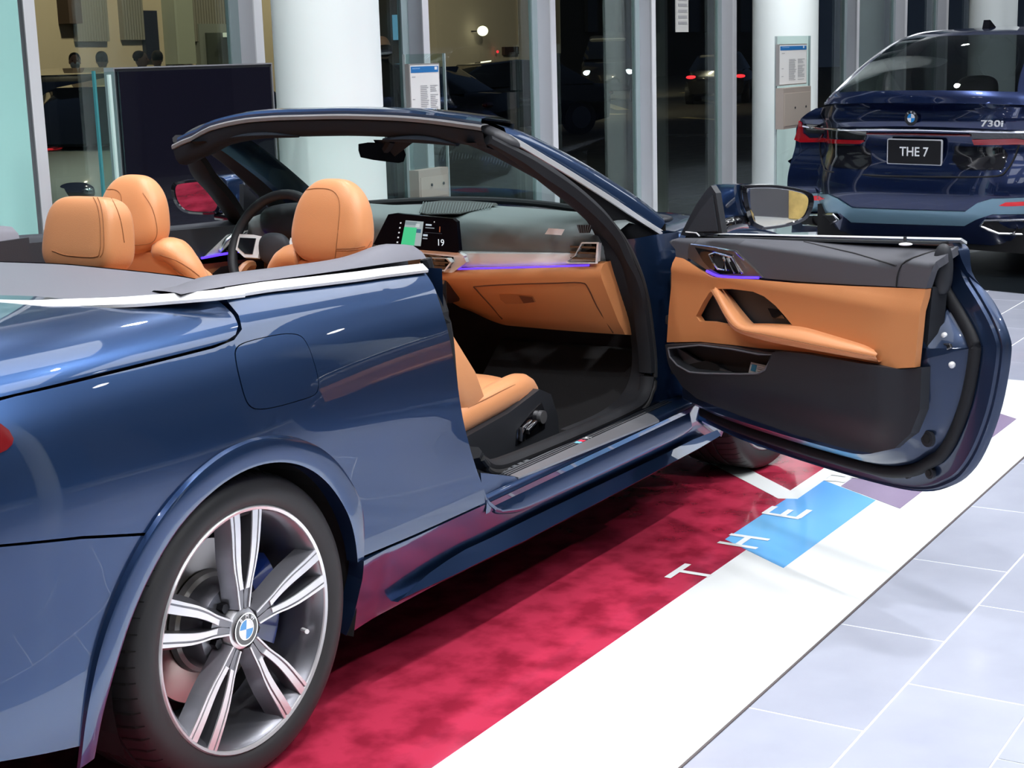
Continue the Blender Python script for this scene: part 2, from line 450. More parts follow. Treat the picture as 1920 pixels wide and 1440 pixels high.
stroke([((2.315, yt+.008), (2.305, yb)), ((2.31, yt), (2.40, yt)), ((2.31, -1.17), (2.385, -1.17)), ((2.305, yb+.006), (2.41, yb+.006))], LET, 'letter', .0012)
for x_, y_ in ((2.78, -1.30),):
    stroke([((x_, -1.13), (x_+.02, -1.20)), ((x_, -1.20), (x_+.11, -1.20)), ((x_+.085, -1.13), (x_+.08, -1.245))], LET, 'letter', .0012)

# ---- window wall: aluminium mullions, glass panes, fins
MULL = mat('mullion_aluminium', (.52, .53, .57), .45, .2)
MULLW = mat('mullion_face', (.74, .75, .78), .4, .2)
TEAL = mat('green_glass_fin', (.36, .66, .62), .12, 0., coat=1.)
wall = MB(); wall.box((-9, WY+.02, 3.6), (24, WY+.3, CEIL)); struct(wall.obj('wall_window_side', mat('wall_white', (.75, .76, .78), .7)), 'white bulkhead above the shop windows')
kerb = MB(); kerb.box((-9, WY-.02, FL), (24, WY+.2, .055)); struct(kerb.obj('baseboard_window_side', MULL), 'low aluminium sill under the shop windows')
mx = [2.47+1.5065*k for k in range(-5, 14)]
for k, x in enumerate(mx):
    q = MB(); q.box((x+.012, WY-.01, .055), (x+.068, WY+.16, 3.62)); o = struct(q.obj('trim_%d' % (k+1), MULL), 'tall grey aluminium window mullion')
    q = MB(); q.box((x+.008, WY-.018, .055), (x+.072, WY-.01, 3.62)); q.obj('face_strip', MULLW, o)
    q = MB(); q.box((x-.055, WY+.09, .055), (x+.012, WY+.12, 3.62)); q.obj('glass_fin', mat('fin_grey', (.28, .36, .37), .2, coat=1), o, label='grey green glass fin')
    if k < len(mx)-1:
        q = MB(); q.box((x+.07, WY+.10, .055), (mx[k+1]-.055, WY+.112, 3.62)); struct(q.obj('window_%d' % (k+1), WGLASS), 'tall clear shop window pane')
# broad green edged glass door leaf at the left
q = MB(); q.box((1.50, WY-.05, .06), (2.42, WY-.03, 3.55)); dl_ = struct(q.obj('door_1', TEAL), 'pale green glass door leaf beside the mullions')
q = MB(); q.box((1.93, WY-.055, .06), (1.95, WY-.05, 3.55)); q.obj('frame_strip', MULLW, dl_)

# ---- round white columns
for i, (x, y) in enumerate(((3.87, 1.85), (9.78, 1.85), (15.95, 1.85), (-2.1, 1.85), (-3.6, -6.4), (2.3, -6.4), (8.2, -6.4))):  # last three added behind the camera for light bands reflected in the paint
    V, F = [], []
    n = 48
    for z in (FL, CEIL):
        for k in range(n): a = 2*PI*k/n; V.append((x+.262*math.cos(a), y+.262*math.sin(a), z))
    F = [(k, (k+1) % n, n+(k+1) % n, n+k) for k in range(n)]
    struct(mesh('column_%d' % (i+1), V, F, WHITEP, None, True), 'round white structural column')

# ---- ceiling and the walls out of view
CEILM = mat('ceiling_paint', (.34, .35, .38), .8)
cb = MB(); cb.box((-9, -9, CEIL), (24, WY+.3, CEIL+.2)); ceiling = struct(cb.obj('ceiling', CEILM), 'flat white showroom ceiling')
wm = mat('wall_grey', (.16, .16, .18), .6)
for n_, lo, hi in (('wall_back', (-9.2, -9, FL-.1), (-9, WY+.3, CEIL)), ('wall_right', (-9, -9.2, FL-.1), (24, -9, CEIL)), ('wall_front', (24, -9, FL-.1), (24.2, WY+.3, CEIL))):
    q = MB(); q.box(lo, hi); struct(q.obj(n_, wm), 'plain grey showroom wall')
# dark panels on the far right wall, seen only as reflections in the paint
for i in range(7):
    q = MB(); q.box((-6+3.2*i, -8.99, .0), (-4.2+3.2*i, -8.9, 2.8))
    if i == 1: tag(q.obj('wall_panel', add_mottle(mat('added_panel_amber', (.7, .45, .12), .4), (.25, .12, .03), (.95, .70, .25), 3.5)), 'added amber panel against the grey wall for a warm mirror reflection', 'wall panel')  # added out of view to give the right mirror a warm reflection
    else: tag(q.obj('wall_panel', mat('panel_dark', (.03, .03, .035), .3)), 'dark display panel standing against the grey wall', 'wall panel', 'dark panels along the grey wall')

# ---- ceiling lights
LAMP = mat('lamp_diffuser', (1, 1, 1), .5, emit=(1, .98, .95), es=14.)
PANEL_GLOW = mat('panel_glow', (1, 1, 1), .5, emit=(.93, .97, 1.), es=2.6)
def downlight(x, y, pw, size=.16, col=(.98, .985, 1.), cone=1.6):
    n = 20; V = []; F = []
    for (r_, z) in ((size*.5, CEIL-.012), (size*.62, CEIL-.012), (size*.62, CEIL)):
        for k in range(n): a = 2*PI*k/n; V.append((x+r_*math.cos(a), y+r_*math.sin(a), z))
    for q in range(2):
        for k in range(n): F.append((q*n+k, q*n+(k+1) % n, (q+1)*n+(k+1) % n, (q+1)*n+k))
    o = mesh('downlight', V, F, CHROME, None, 40)
    V = [(x+size*.5*math.cos(2*PI*k/n), y+size*.5*math.sin(2*PI*k/n), CEIL-.010) for k in range(n)]
    mesh('lamp', V, [tuple(range(n))[::-1]], LAMP, o)
    tag(o, 'small round recessed ceiling downlight', 'ceiling light', 'recessed ceiling downlights')
    l = bpy.data.lights.new('spot', 'SPOT'); l.energy = pw; l.color = col; l.spot_size = cone; l.spot_blend = .5; l.shadow_soft_size = size*.5
    lo = bpy.data.objects.new('spot', l); lo.location = (x, y, CEIL-.03); COL.objects.link(lo)
    return lo
def aim(o, t):
    d = Vector(t)-o.location; o.rotation_euler = d.to_track_quat('-Z', 'Y').to_euler()
SPOTS = [(-1.6, -7.2, 900, (-2., -9, 1.3)), (2.2, 1.0, 520, (3.6, 2.0, 1.2)), (5.6, .9, 520, (5.2, 2.4, 1.2)), (8.2, 1.2, 620, (9.6, 1.9, 1.2)), (.4, 1.2, 420, (1.6, 2.4, 1.4)), (12.6, .9, 620, (14.6, 2.2, 1.4)), (17, .4, 500, (16, 1.9, 1.3)), (-1.6, -2.75, 420, (-.2, -1., .4)), (.6, -2.7, 520, (.9, -1.1, .2)), (2.6, -2.8, 480, (2.4, -1.4, .2)), (4.6, -2.7, 380, (4.4, -1.6, 0)),  # first spot is added to light the amber panel
         (.2, -.2, 330, (.5, -.3, .8)), (1.6, .9, 260, (1.5, 0, .8)), (-1.4, .9, 250, (-.4, 0, .9)), (3.4, .4, 280, (3., 0, .8)),
         (6.9, -.9, 420, (8, 0, .6)), (7.0, .7, 360, (8.6, .1, .9)), (8.8, -1.2, 420, (9, -.4, .8)), (5.4, 1.2, 260, (5, 1.5, 0)),
         (11., 1.4, 300, (10.6, 1.2, .5)), (11.6, -1.4, 320, (11, -1, .5)), (1.2, -5.2, 420, (1.2, -3.4, 0)), (4.6, -5.4, 380, (4.6, -3.6, 0)), (-1.8, -5., 330, (-1.8, -3.6, 0)), (8, -5.4, 330, (8, -4, 0))]
for (x, y, p_, t) in SPOTS:
    aim(downlight(x, y, p_*SPOTK), t)
for i, (x, y, L_) in enumerate(((-1.8, -1.3, 2.6), (1.6, -1.3, 2.6), (5., -1.3, 2.6), (-1.8, -4.1, 2.6), (1.6, -4.1, 2.6), (5., -4.1, 2.6), (8.8, -3.4, 2.6), (12.4, -3.4, 2.6))):  # glowing panels added out of view for a broad soft reflection on the paint
    q = MB(); q.box((x-L_/2, y-.80, CEIL-.06), (x+L_/2, y+.80, CEIL-.001)); o = tag(q.obj('glow_panel', mat('glow_panel_body', (.8, .8, .8), .4)), 'added flat glowing ceiling panel for a broad reflection in the paint', 'ceiling light', 'added glowing ceiling panels')
    q = MB(); q.box((x-L_/2+.02, y-.78, CEIL-.065), (x+L_/2-.02, y+.78, CEIL-.06)); q.obj('glow_face', PANEL_GLOW, o)

# ================================================================== OUTSIDE (night street beyond the glass)
ASPH = add_mottle(mat('asphalt', (.06, .055, .045), .7), (.045, .042, .034), (.075, .07, .055), 6)
q = MB(); q.box((-14, WY+.32, -.2), (110, 60, -.06)); struct(q.obj('ground_street', ASPH), 'dark asphalt street outside the windows')
def gp(px, py): return at(px, py, 2, -.055)[:2]
for i, (a, b, c, d_, w_) in enumerate(((850, 204, 1050, 196, .45), (640, 214, 900, 203, .45), (1085, 213, 1170, 214, .4), (1120, 190, 1168, 206, .35), (1090, 192, 1170, 186, .35), (1280, 174, 1370, 168, .4), (1290, 183, 1375, 198, .35), (1280, 220, 1375, 226, .3), (1090, 158, 1170, 150, .6))):
    A_, B_ = gp(a, b), gp(c, d_); d = norm(B_-A_); n_ = np.array([-d[1], d[0]])*w_/2
    V = [(*(A_+n_), -.056), (*(B_+n_), -.056), (*(B_-n_), -.056), (*(A_-n_), -.056)]
    struct(mesh('road_marking_%d' % (i+1), V, [(0, 1, 2, 3)], mat('road_paint', (.50, .42, .22), .7)), 'faded yellow road line')
BEIGE = mat('plaster_beige', (.52, .44, .33), .85)
SHUT = mat('shutter_metal', (.30, .29, .25), .5, .3)
BY = 20.
def wp(px, py, y=None): P = at(px, py, 1, BY if y is None else y); return P[0], P[2]
def wbox(px0, py0, px1, py1, dy0, dy1, y=None):
    y = BY if y is None else y; a = wp(px0, py0, y); b = wp(px1, py1, y); q = MB(); q.box((a[0], y-dy1, min(a[1], b[1])), (b[0], y-dy0, max(a[1], b[1]))); return q
x0, x1 = wp(60, 0)[0], wp(560, 0)[0]
bl = tag(MB().box((x0-6, BY, -.06), (x1, BY+1, 9.0)).obj('building', BEIGE), 'beige rendered building with ribbed roller shutters across the street', 'building')
for (a, b, t_, c) in ((135, 197, -20, 78), (222, 262, -20, 75), (340, 458, -20, 78)):
    n_ = int((b-a)/5)
    for k in range(n_): wbox(a+5*k, t_, a+5*k+3.4, c, .0, .12).obj('shutter_slat', SHUT, bl)
wbox(262, 20, 294, 112, 0, .10).obj('dark_recess', mat('recess', (.01, .012, .03), .5), bl)
wbox(300, -20, 345, 120, 0, .35).obj('pilaster', mat('pilaster_green', (.33, .36, .30), .8), bl)
wbox(104, -20, 134, 45, 0, .30).obj('sign_bracket', mat('bracket_brown', (.07, .045, .035), .7), bl)
dr = wbox(362, 45, 462, 150, 0, .15).obj('door_frame', mat('door_frame_grey', (.20, .22, .20), .5), bl)
wbox(374, 62, 440, 150, .15, .2).obj('door_leaf', mat('door_dark_green', (.05, .06, .05), .5), dr)
wbox(404, 62, 426, 70, .2, .4).obj('door_lamp', mat('door_lamp_mat', (.6, .6, .5), .4, emit=(.7, .75, .6), es=.5), dr)
wbox(442, 68, 462, 116, .15, .3).obj('stacked_boxes', mat('boxes_buff', (.38, .33, .27), .8), dr)
B2 = 24.
x0, x1, x2 = wp(560, 0, B2)[0], wp(700, 0, B2)[0], wp(985, 0, B2)[0]
bd = tag(MB().box((x0, B2, -.06), (wp(788, 0, B2)[0], B2+1, 9)).obj('building', mat('facade_dark', (.03, .032, .035), .6)), 'dark glazed shopfront with ribbed blinds behind the first column', 'building')
for k in range(7): wbox(748+6*k, -20, 751+6*k, 90, 0, .1, B2).obj('blind_slat', mat('blind_grey', (.10, .10, .10), .6), bd)
wbox(735, 28, 745, 75, 0, .15, B2).obj('blue_sign', mat('sign_blue', (.1, .3, .5), .5, emit=(.12, .35, .6), es=.5), bd)
b2 = tag(MB().box((wp(789, 0, B2)[0], B2-.5, -.06), (x2, B2+1, 9)).obj('building', mat('render_pale', (.52, .46, .38), .85)), 'pale rendered building behind a round reflected glow across the street', 'building')
wbox(943, -20, 946, 120, .5, .56, B2).obj('corner_strip', mat('strip_pale', (.4, .36, .3), .8), b2)
for k in range(8): wbox(990+7*k, -20, 993+7*k, 100, 0, .2, B2).obj('rib', SHUT, b2)
b3 = tag(MB().box((x2+.1, 40, -.06), (100, 41, 9.0)).obj('building', mat('render_dark', (.03, .03, .028), .8)), 'dark unlit building at the far end of the street', 'building')
for k in range(14):
    a = 1095+32*k; wbox(a, -30, a+20, 60, 0, .2, 40.).obj('window', mat('dark_window', (.05, .055, .06), .15), b3)
for (x, y, t_, pw) in ((5.5, 4.2, (7.5, 7.5, .3), 160), (18, 14, (20.5, 20, 2.5), 900), (27, 17, (28, 24, 3), 700), (30, 14, (36, 22, 0), 700), (45, 22, (50, 30, 0), 900)):  # spots added out of view to brighten the street cars and facades
    l = bpy.data.lights.new('street_fill', 'SPOT'); l.energy = pw*2.6; l.color = (1., .80, .55); l.spot_size = 2.2; l.spot_blend = .8; l.shadow_soft_size = .3
    o = bpy.data.objects.new('street_fill', l); o.location = (x, y, 7.5); COL.objects.link(o); aim(o, t_)
P = at(905, 58, 1, B2-.9); o = superell('reflected_lamp', P, (.40, .3, .30), mat('reflected_glow', (1, .9, .7), .3, emit=(1., .86, .62), es=2.6), None, 2, 2); tag(o, 'round warm glow standing for a lamp reflected in the window', 'reflected lamp')  # glowing ball put in for a lamp reflected in the window glass
MB().box((P[0]-.02, P[1]+.1, P[2]-.02), (P[0]+.02, B2-.5, P[2]+.02)).obj('added_bracket', BLACKP, o)
q = wbox(915, 89, 942, 103, .51, .62, B2); o = tag(q.obj('display_board', mat('board_dark', (.05, .03, .03), .4)), 'small dark board with one red light on the pale building', 'sign')
P = at(933, 97, 1, B2-.66); superell('red_light', P, (.10, .06, .08), mat('red_led', (1, 0, 0), .3, emit=(1, .02, .03), es=3), o, 2, 2)

# ================================================================== THE BLUE CONVERTIBLE (x forward, right side at -y)
CAR = thing('convertible_car', 'blue open convertible with tan leather seats and its right door wide open', 'car')
ZB_X = [-1.1, -.6, -.25, .1, .45, .85, 1.5, 2.2, 2.6, 3.2, 3.75]
ZB_Z = [.95, 1.01, 1.03, 1.03, 1.015, .998, .955, .93, .91, .84, .70]
HZ = [.12, .18, .24, .31, .38, .48, .60, .72, .82, .89, .94, .985, 1.03]
HS = [.85, .885, .900, .908, .914, .916, .915, .914, .906, .890, .868, .842, .796]
WC = (.016, .327); WF = (2.862, .327)
def zb(x): return lerp_tab(ZB_X, ZB_Z, x)
def H(x, z):
    b = zb(x); zz = z if z < .72 else .72+(z-.72)*(1.03-.72)/(b-.72)
    h = lerp_tab(HZ, HS, zz)
    h += .020*math.exp(-((x+.02)/.5)**2)*math.exp(-((z-.72)/.15)**2)
    h += .016*math.exp(-((x-2.85)/.45)**2)*math.exp(-((z-.70)/.15)**2)
    h -= .010*math.exp(-((x-1.5)/.7)**2)*math.exp(-((z-.60)/.12)**2)
    t = max(0, (-.35-x)/.73); h -= .20*t**2.2
    t = max(0, (x-2.6)/1.1); h -= .25*t**2.2
    return h
def SR(x, z): return (x, -H(x, z), z)
def SL(x, z): return (x, H(x, z), z)
def onS(px, py, off=0., side=-1):
    d = ray(px, py); y = -.9
    for _ in range(40):
        t = (y-CAM[1])/d[1]; P = CAM+t*d; y2 = -H(P[0], P[2])-off
        y = .5*y+.5*y2
    return (P[0], P[2])
def S_off(o_, sgn=-1): return lambda x, z: (x, sgn*(H(x, z)+o_), z)
def arc(c, r, a0, a1, n=20): return [(c[0]+r*math.cos(math.radians(a0+(a1-a0)*i/n)), c[1]+r*math.sin(math.radians(a0+(a1-a0)*i/n))) for i in range(n+1)]

# ---- side panels
seamR = [(.119, 1.017), (.116, .99), (.102, .962), (.066, .946), (0., .9405), (-.2, .940), (-.5, .940), (-1.02, .915)]
beltq = [onS(px, py) for px, py in ((801, 514), (760, 519), (720, 524), (680, 530), (640, 535), (600, 540), (550, 546), (500, 552), (460, 557))]
bedge = [onS(px, py) for px, py in ((915, 940), (906, 915), (894, 882), (884, 850), (876, 820), (868, 785), (862, 750), (857, 715), (849, 668), (840, 622), (831, 590), (821, 558), (811, 532))]
beltq = [(x, z+.010) for x, z in beltq]
quarter = bedge + beltq + [(.1195, 1.040)] + [(x+.004, z) for x, z in seamR[1:]] + [(-1.02, .72), (-.62, .705), (-.43, .672), (-.218, .622)] + arc(WC, .372, 128, 9, 26) + [(.390, .387), (.614, .380)]
fuel_px = ((441, 655), (455, 643), (490, 633), (520, 627), (545, 625), (565, 630), (578, 648), (588, 675), (596, 705), (598, 725), (590, 741), (560, 752), (520, 763), (490, 768), (470, 764), (458, 745), (447, 705), (441, 675))
fuel = [tuple(p) for p in spl([onS(a, b) for a, b in fuel_px], 3, True)]
fc = np.mean(fuel, 0)
def scaled(poly, s_, c=None):
    c = np.mean(poly, 0) if c is None else c
    return [tuple(c+(np.array(p)-c)*s_) for p in poly]
q = panel('quarter_panel', quarter, SR, PAINT, CAR, .026, [fuel], .03, label='right rear quarter panel in glossy blue')
panel('fuel_door', scaled(fuel, .978), S_off(.0006), PAINT, q, .03, (), .012, label='rounded square fuel filler flap')
ql = [(x, z) for x, z in quarter]
panel('quarter_panel', ql, SL, PAINT, CAR, .06, (), .03, ref=(0, 1, 0))
bumper_px = [(178, 1392), (90, 1412), (0, 1428)]
bl_ = [onS(a, b) for a, b in bumper_px]
bump = [(-.222, .617)] + [(-.434, .667), (-.62, .70), (-1.02, .715), (-1.05, .5), (-.98, .33)] + bl_[::-1] + [onS(a, b) for a, b in ((190, 1350), (205, 1280), (228, 1190), (262, 1100), (296, 1040))]
for s_, S_, rf in ((-1, SR, (0, -1, 0)), (1, SL, (0, 1, 0))):
    panel('rear_bumper_side', bump, S_, PAINT, CAR, .04 if s_ < 0 else .08, (), .03, ref=rf)
# rear fascia closing the tail
def tail(u, z):
    a = -PI/2+PI*u; c, s_ = abs(math.cos(a))**.62, math.sin(a)
    x0 = -.98; hh = H(x0, z)
    return (x0 - (.13+.05*math.sin((z-.3)/.7*PI))*c, hh*math.copysign(abs(s_)**.8, s_), z)
def ztop(u): return .925+.035*(1-abs(2*u-1)**6)
rb = grid('rear_fascia', lambda u, v: tail(u, .27+(ztop(u)-.27)*v), np.linspace(0, 1, 31), np.linspace(0, 1, 15), PAINT, CAR, True, .01)
TLR = [onS(a, b) for a, b in ((-40, 770), (0, 795), (14, 806), (23, 822), (20, 833), (10, 843), (-5, 850), (-60, 868))]
for s_, S_ in ((-1, S_off(.004)), (1, S_off(.004, 1))):
    panel('tail_light', TLR + [(-.98, .79), (-.98, .88)], S_, mat('tail_lens', (.16, .006, .008), .08, coat=1.), CAR, .03, (), .02, ref=(0, s_, 0), label='red tail lamp wrapping the rear corner')
for c, a1 in ((WC, 8), (WF, 12)):
    for s_ in (-1, 1):
        def fl(a, t):
            aa = math.radians(a); k = [0, .0, .008, .046, .053, .056][int(t)]; o_ = [-.03, .010, .0125, .0120, .0095, -.001][int(t)]
            e_ = 196 if c is WC else 172
            tp = sstep(a1-2, a1+22, a)*(.35+.65*sstep(e_, e_-35, a)); u_ = max(0, (a-128)/28) if c is WC else 0
            r_ = .369-.0067*u_+.0197*u_*u_+k*(.45+.55*tp); x, z = c[0]+r_*math.cos(aa), c[1]+r_*math.sin(aa)
            return (x, s_*(H(x, z)+o_*(tp if o_ > 0 else 1)+(.0015 if o_ > 0 else 0)), z)
        grid('arch_flare', fl, np.linspace(a1, 192 if c is WC else 172, 68), range(6), PAINT, CAR, 35, 0, 'raised lip around the wheel arch' if s_ < 0 and c is WC else None)
# black inner shell behind the seams
for s_ in (-1, 1):
    o = panel('inner_shell', [(-1.0, .92), (-1.0, .40), (-.40, .40)] + arc(WC, .40, 160, 10, 14) + [(.45, .25), (.80, .25), (.80, .985), (.1, .99), (.05, .92)], S_off(-.035, s_), DARK, CAR, .12, (), 0, ref=(0, s_, 0))
# rocker, sill and skirt
def rock(x, z):
    y = lerp_tab([.16, .195, .22, .26, .30, .34, .374], [.845, .862, .872, .884, .8945, .9055, .9145], z)
    return y
def SRock(s_): return lambda x, z: (x, s_*(rock(x, z) + (.0 if x > .5 else (.5-x)*.10)), z)
rk = [(.376, .195), (2.44, .205), (2.44, .372), (.95, .372), (.614, .374), (.392, .380), (.398, .33), (.392, .27), (.380, .215)]
for s_ in (-1, 1):
    panel('rocker_panel', rk, SRock(s_), PAINT, CAR, .03, (), .04, ref=(0, s_, 0))
topl = [(753, 1122), (780, 1096), (807, 1073), (840, 1050), (873, 1030), (923, 1007), (993, 972), (1080, 930), (1160, 892), (1240, 854), (1300, 824), (1345, 806)]
botl = [(753, 1123), (800, 1101), (853, 1077), (895, 1056), (940, 1034), (985, 1013), (1040, 984), (1110, 948), (1180, 911), (1250, 873), (1310, 841), (1352, 816)]
T3 = [at(a, b, 1, -.9035) for a, b in topl]; B3 = [at(a, b, 1, -.9035-.024*min(1, i/3)) for i, (a, b) in enumerate(botl)]
for s_ in (-1, 1):
    V = []; n = len(T3)
    for k in range(n):
        for P, dy, dz in ((T3[k], 0, 0), (B3[k], 0, 0), (B3[k], .012, -.010), (B3[k], .06, -.012)):
            V.append((P[0], -s_*(P[1]+dy) if s_ > 0 else P[1]+dy, P[2]+dz))
    F = [(i*4+j, (i+1)*4+j, (i+1)*4+j+1, i*4+j+1) for i in range(n-1) for j in range(3)]
    mesh('skirt_blade', V, F, PAINT, CAR, 25, 'pointed side skirt blade' if s_ < 0 else None)
# the corner piece between sill and quarter, and the sill top
def SS(x, t):   # t 0..1 from outer face to the seal
    P = [(-.9145, .372), (-.908, .386), (-.885, .393), (-.85, .394), (-.80, .392)]
    f = t*4; i = min(3, int(f)); a, b = P[i], P[i+1]; f -= i
    return (x, a[0]+(b[0]-a[0])*f, a[1]+(b[1]-a[1])*f)
V = []; xs_ = np.linspace(.90, 2.30, 24); prof = spl([(-.9145, .374), (-.911, .384), (-.898, .391), (-.87, .393), (-.80, .392)], 4)
for s_ in (1, -1):
    grid('sill_top', lambda x, j: (x, s_*prof[int(j)][0], prof[int(j)][1]), xs_, range(len(prof)), PAINT, CAR, 40)
sill_px = [(913, 940), (916, 948), (924, 955), (936, 963), (955, 963), (984, 958), (1048, 930), (1122, 895), (1207, 855), (1281, 818), (1297, 806)]
sf = [at(a, b, 1, -.917) for a, b in sill_px]
for s_ in (-1, 1):
    rails_ = []
    for (yy, zz, k) in ((.898, .391, 0), (.9035, .378, 0), (.912, .345, 0), (.9185, None, .014), (.9180, None, .004), (.908, None, -.002), (.890, None, -.002)):
        rails_.append([(P[0], s_*yy, (zz if zz else P[2]+k) if (zz is None or i > 3) else min(zz, .391-(3-i)*.0)) for i, P in enumerate(sf)])
    k = len(sf); V = [p for r in rails_ for p in spl(r, 3)]; k = len(spl(rails_[0], 3))
    mesh('sill_step', V, [(i*k+j, i*k+j+1, (i+1)*k+j+1, (i+1)*k+j) for i in range(len(rails_)-1) for j in range(k-1)], PAINT, CAR, 60, 'painted outer face of the door sill' if s_ < 0 else None)
c1 = [onS(a, b) for a, b in ((912, 888), (976, 895), (982, 905), (984, 930), (976, 940), (940, 950), (920, 950), (915, 938))]
panel('sill_corner', c1, lambda x, z: (x, -.897-.027*max(0, min(1, (.392-z)/.08)), z), PAINT, CAR, .03, (), .004, label='separate painted corner piece of the door sill')
# wheel arch liners
for c in (WC, WF):
    for s_ in (-1, 1):
        V = []; F = []; pa = arc(c, .385, 200, -20, 26)
        for (x, z) in pa:
            V += [(x, s_*.895, z), (x, s_*.56, z)]
        F = [(2*i, 2*i+1, 2*i+3, 2*i+2) for i in range(len(pa)-1)]
        k = len(V); V.append((c[0], s_*.56, c[1]))
        F += [(k, 2*i+1, 2*i+3) for i in range(len(pa)-1)]
        mesh('wheel_arch_liner', V, F, DARK, CAR)
q = MB(); q.box((-.95, -.60, .17), (3.45, .60, .24)); q.obj('underbody', DARK, CAR)
q = MB(); q.box((.45, -.86, .20), (2.40, .86, .26)); q.obj('floor_pan', DARK, CAR)

# ---- boot lid with its wrap-over shoulders
DS = [0, .10, .20, .30, .42, .60, .80, 1.0]
DY = [.874, .868, .850, .806, .72, .50, .25, 0]
DZ = [.943, .968, .992, 1.017, 1.038, 1.052, 1.058, 1.060]
def DK(x, s_):
    a = min(1, abs(s_) if s_ <= 1 else 2-s_); sg = -1 if s_ <= 1 else 1
    ph = math.radians(15.2+74.8*a); c, s2 = math.cos(ph), math.sin(ph); r = 1.
    for _ in range(12):
        f = (c*r)**7+(s2*r)**2-1; r -= f/(7*c**7*r**6+2*s2*s2*r)
    t = max(0, (-.25-x)/.80)
    return (x, sg*c*r*H(x, .943)/.9885, .90+.162*s2*r-.09*t*t*(.2+.8*a))
lidh = [(-1.02, .012), (0., .012), (.046, .022), (.080, .055), (.101, .12), (.110, .20), (.113, .30), (.113, .40), (.05, .46), (-.05, .52)]
lid = lidh + [(x, 2-s_) for x, s_ in lidh[::-1]]
panel('boot_lid', lid, DK, PAINT, CAR, .022, (), .02, ref=(0, 0, 1), label='painted rear deck lid')
grid('boot_lip', lambda u, v: tuple(np.array(DK(-1.015, max(.012, min(1.988, 2*u))))*(1-v)+np.array(tail(u, ztop(u)))*v), np.linspace(0, 1, 41), np.linspace(0, 1, 4), PAINT, CAR, True)
# bright belt strips
flat = [(-.013, -.003), (.013, -.003), (.0135, .0015), (.009, .0045), (-.009, .0045), (-.0135, .0015)]
def ribbon(name, pts, nrm, w_, mt, parent, th=.006, label=None):
    V = []; n = len(pts); P = [np.array(p, float) for p in pts]
    for i in range(n):
        t = norm(P[min(n-1, i+1)]-P[max(0, i-1)]); nn = norm(nrm[i] if hasattr(nrm[0], '__len__') else nrm); s_ = norm(np.cross(t, nn)); nn = np.cross(s_, t)
        for a, b in ((-w_/2, 0), (-w_/2*.8, th), (w_/2*.8, th), (w_/2, 0)): V.append(P[i]+s_*a+nn*b)
    F = [(i*4+j, i*4+j+1, (i+1)*4+j+1, (i+1)*4+j) for i in range(n-1) for j in range(3)] + [(0, 1, 2, 3), ((n-1)*4+3, (n-1)*4+2, (n-1)*4+1, (n-1)*4)]
    o = mesh(name, V, F, mt, parent, None, label)
    bm = bmesh.new(); bm.from_mesh(o.data); bmesh.ops.recalc_face_normals(bm, faces=bm.faces); bm.to_mesh(o.data); bm.free()
    return o
TRIM = mat('belt_trim_aluminium', (.86, .87, .88), .34, .55)
for s_ in (-1, 1):
    pts = []
    for x, z in beltq[:-1] + [(.130, beltq[-1][1])]:
        pts.append((x, s_*(H(x, z-.01)-.008), z+.004))
    ribbon('belt_trim', spl(pts, 3), (0, s_*.62, .78), .030, TRIM, CAR, .006, 'bright aluminium belt trim' if s_ < 0 else None)
loop_px = [(453, 549), (400, 555), (340, 560), (300, 563), (230, 568), (150, 571), (80, 573), (0, 571), (-80, 567)]
zl = [1.032, 1.034, 1.037, 1.039, 1.043, 1.046, 1.050, 1.053, 1.056]
L3 = [at(a, b, 2, z) for (a, b), z in zip(loop_px, zl)]
L3 = [tuple(p) for p in L3]
xm = L3[-1][0]-.03
right_half = L3 + [(xm-.03, L3[-1][1]*.55, 1.060), (xm-.035, 0, 1.062)]
full = spl(right_half + [(x, -y, z) for x, y, z in right_half[-2::-1]], 4)
nr = [(0, .55*np.sign(p[1])*min(1, abs(p[1])/.5), .8) for p in full]
ribbon('cover_trim', full, nr, .030, TRIM, CAR, .006, 'bright aluminium trim around the soft top cover')
# soft top cover
front_px = [(0, 490, 1.080), (70, 492, 1.079), (130, 495, 1.077), (200, 502, 1.074), (280, 510, 1.068), (340, 517, 1.060), (390, 527, 1.050), (430, 540, 1.040)]
fr = [tuple(at(a, b, 2, z)) for a, b, z in front_px]
rim = [tuple(p) for p in full[2:-2]]
frl = [(fr[0][0], 0., 1.081)] + fr
front = [(x, -y, z) for x, y, z in frl[::-1]] + frl[1:]
fy = sorted([(p[1], p[0], p[2]) for p in front])
rimr = [p for p in full if p[1] <= 0]
def interp1(tab, y):
    y = abs(y); tab = sorted((abs(a), b, c) for a, b, c in tab)
    if y <= tab[0][0]: return tab[0][1:]
    for i in range(len(tab)-1):
        if tab[i][0] <= y <= tab[i+1][0]:
            f = (y-tab[i][0])/(tab[i+1][0]-tab[i][0]+1e-9); return tuple(tab[i][k]+f*(tab[i+1][k]-tab[i][k]) for k in (1, 2))
    return tab[-1][1:]
ftab = [(p[1], p[0], p[2]) for p in frl]
btab = [(p[1], p[0], p[2]) for p in rimr]
ymax = min(max(abs(a[0]) for a in ftab), max(abs(a[0]) for a in btab))-.002
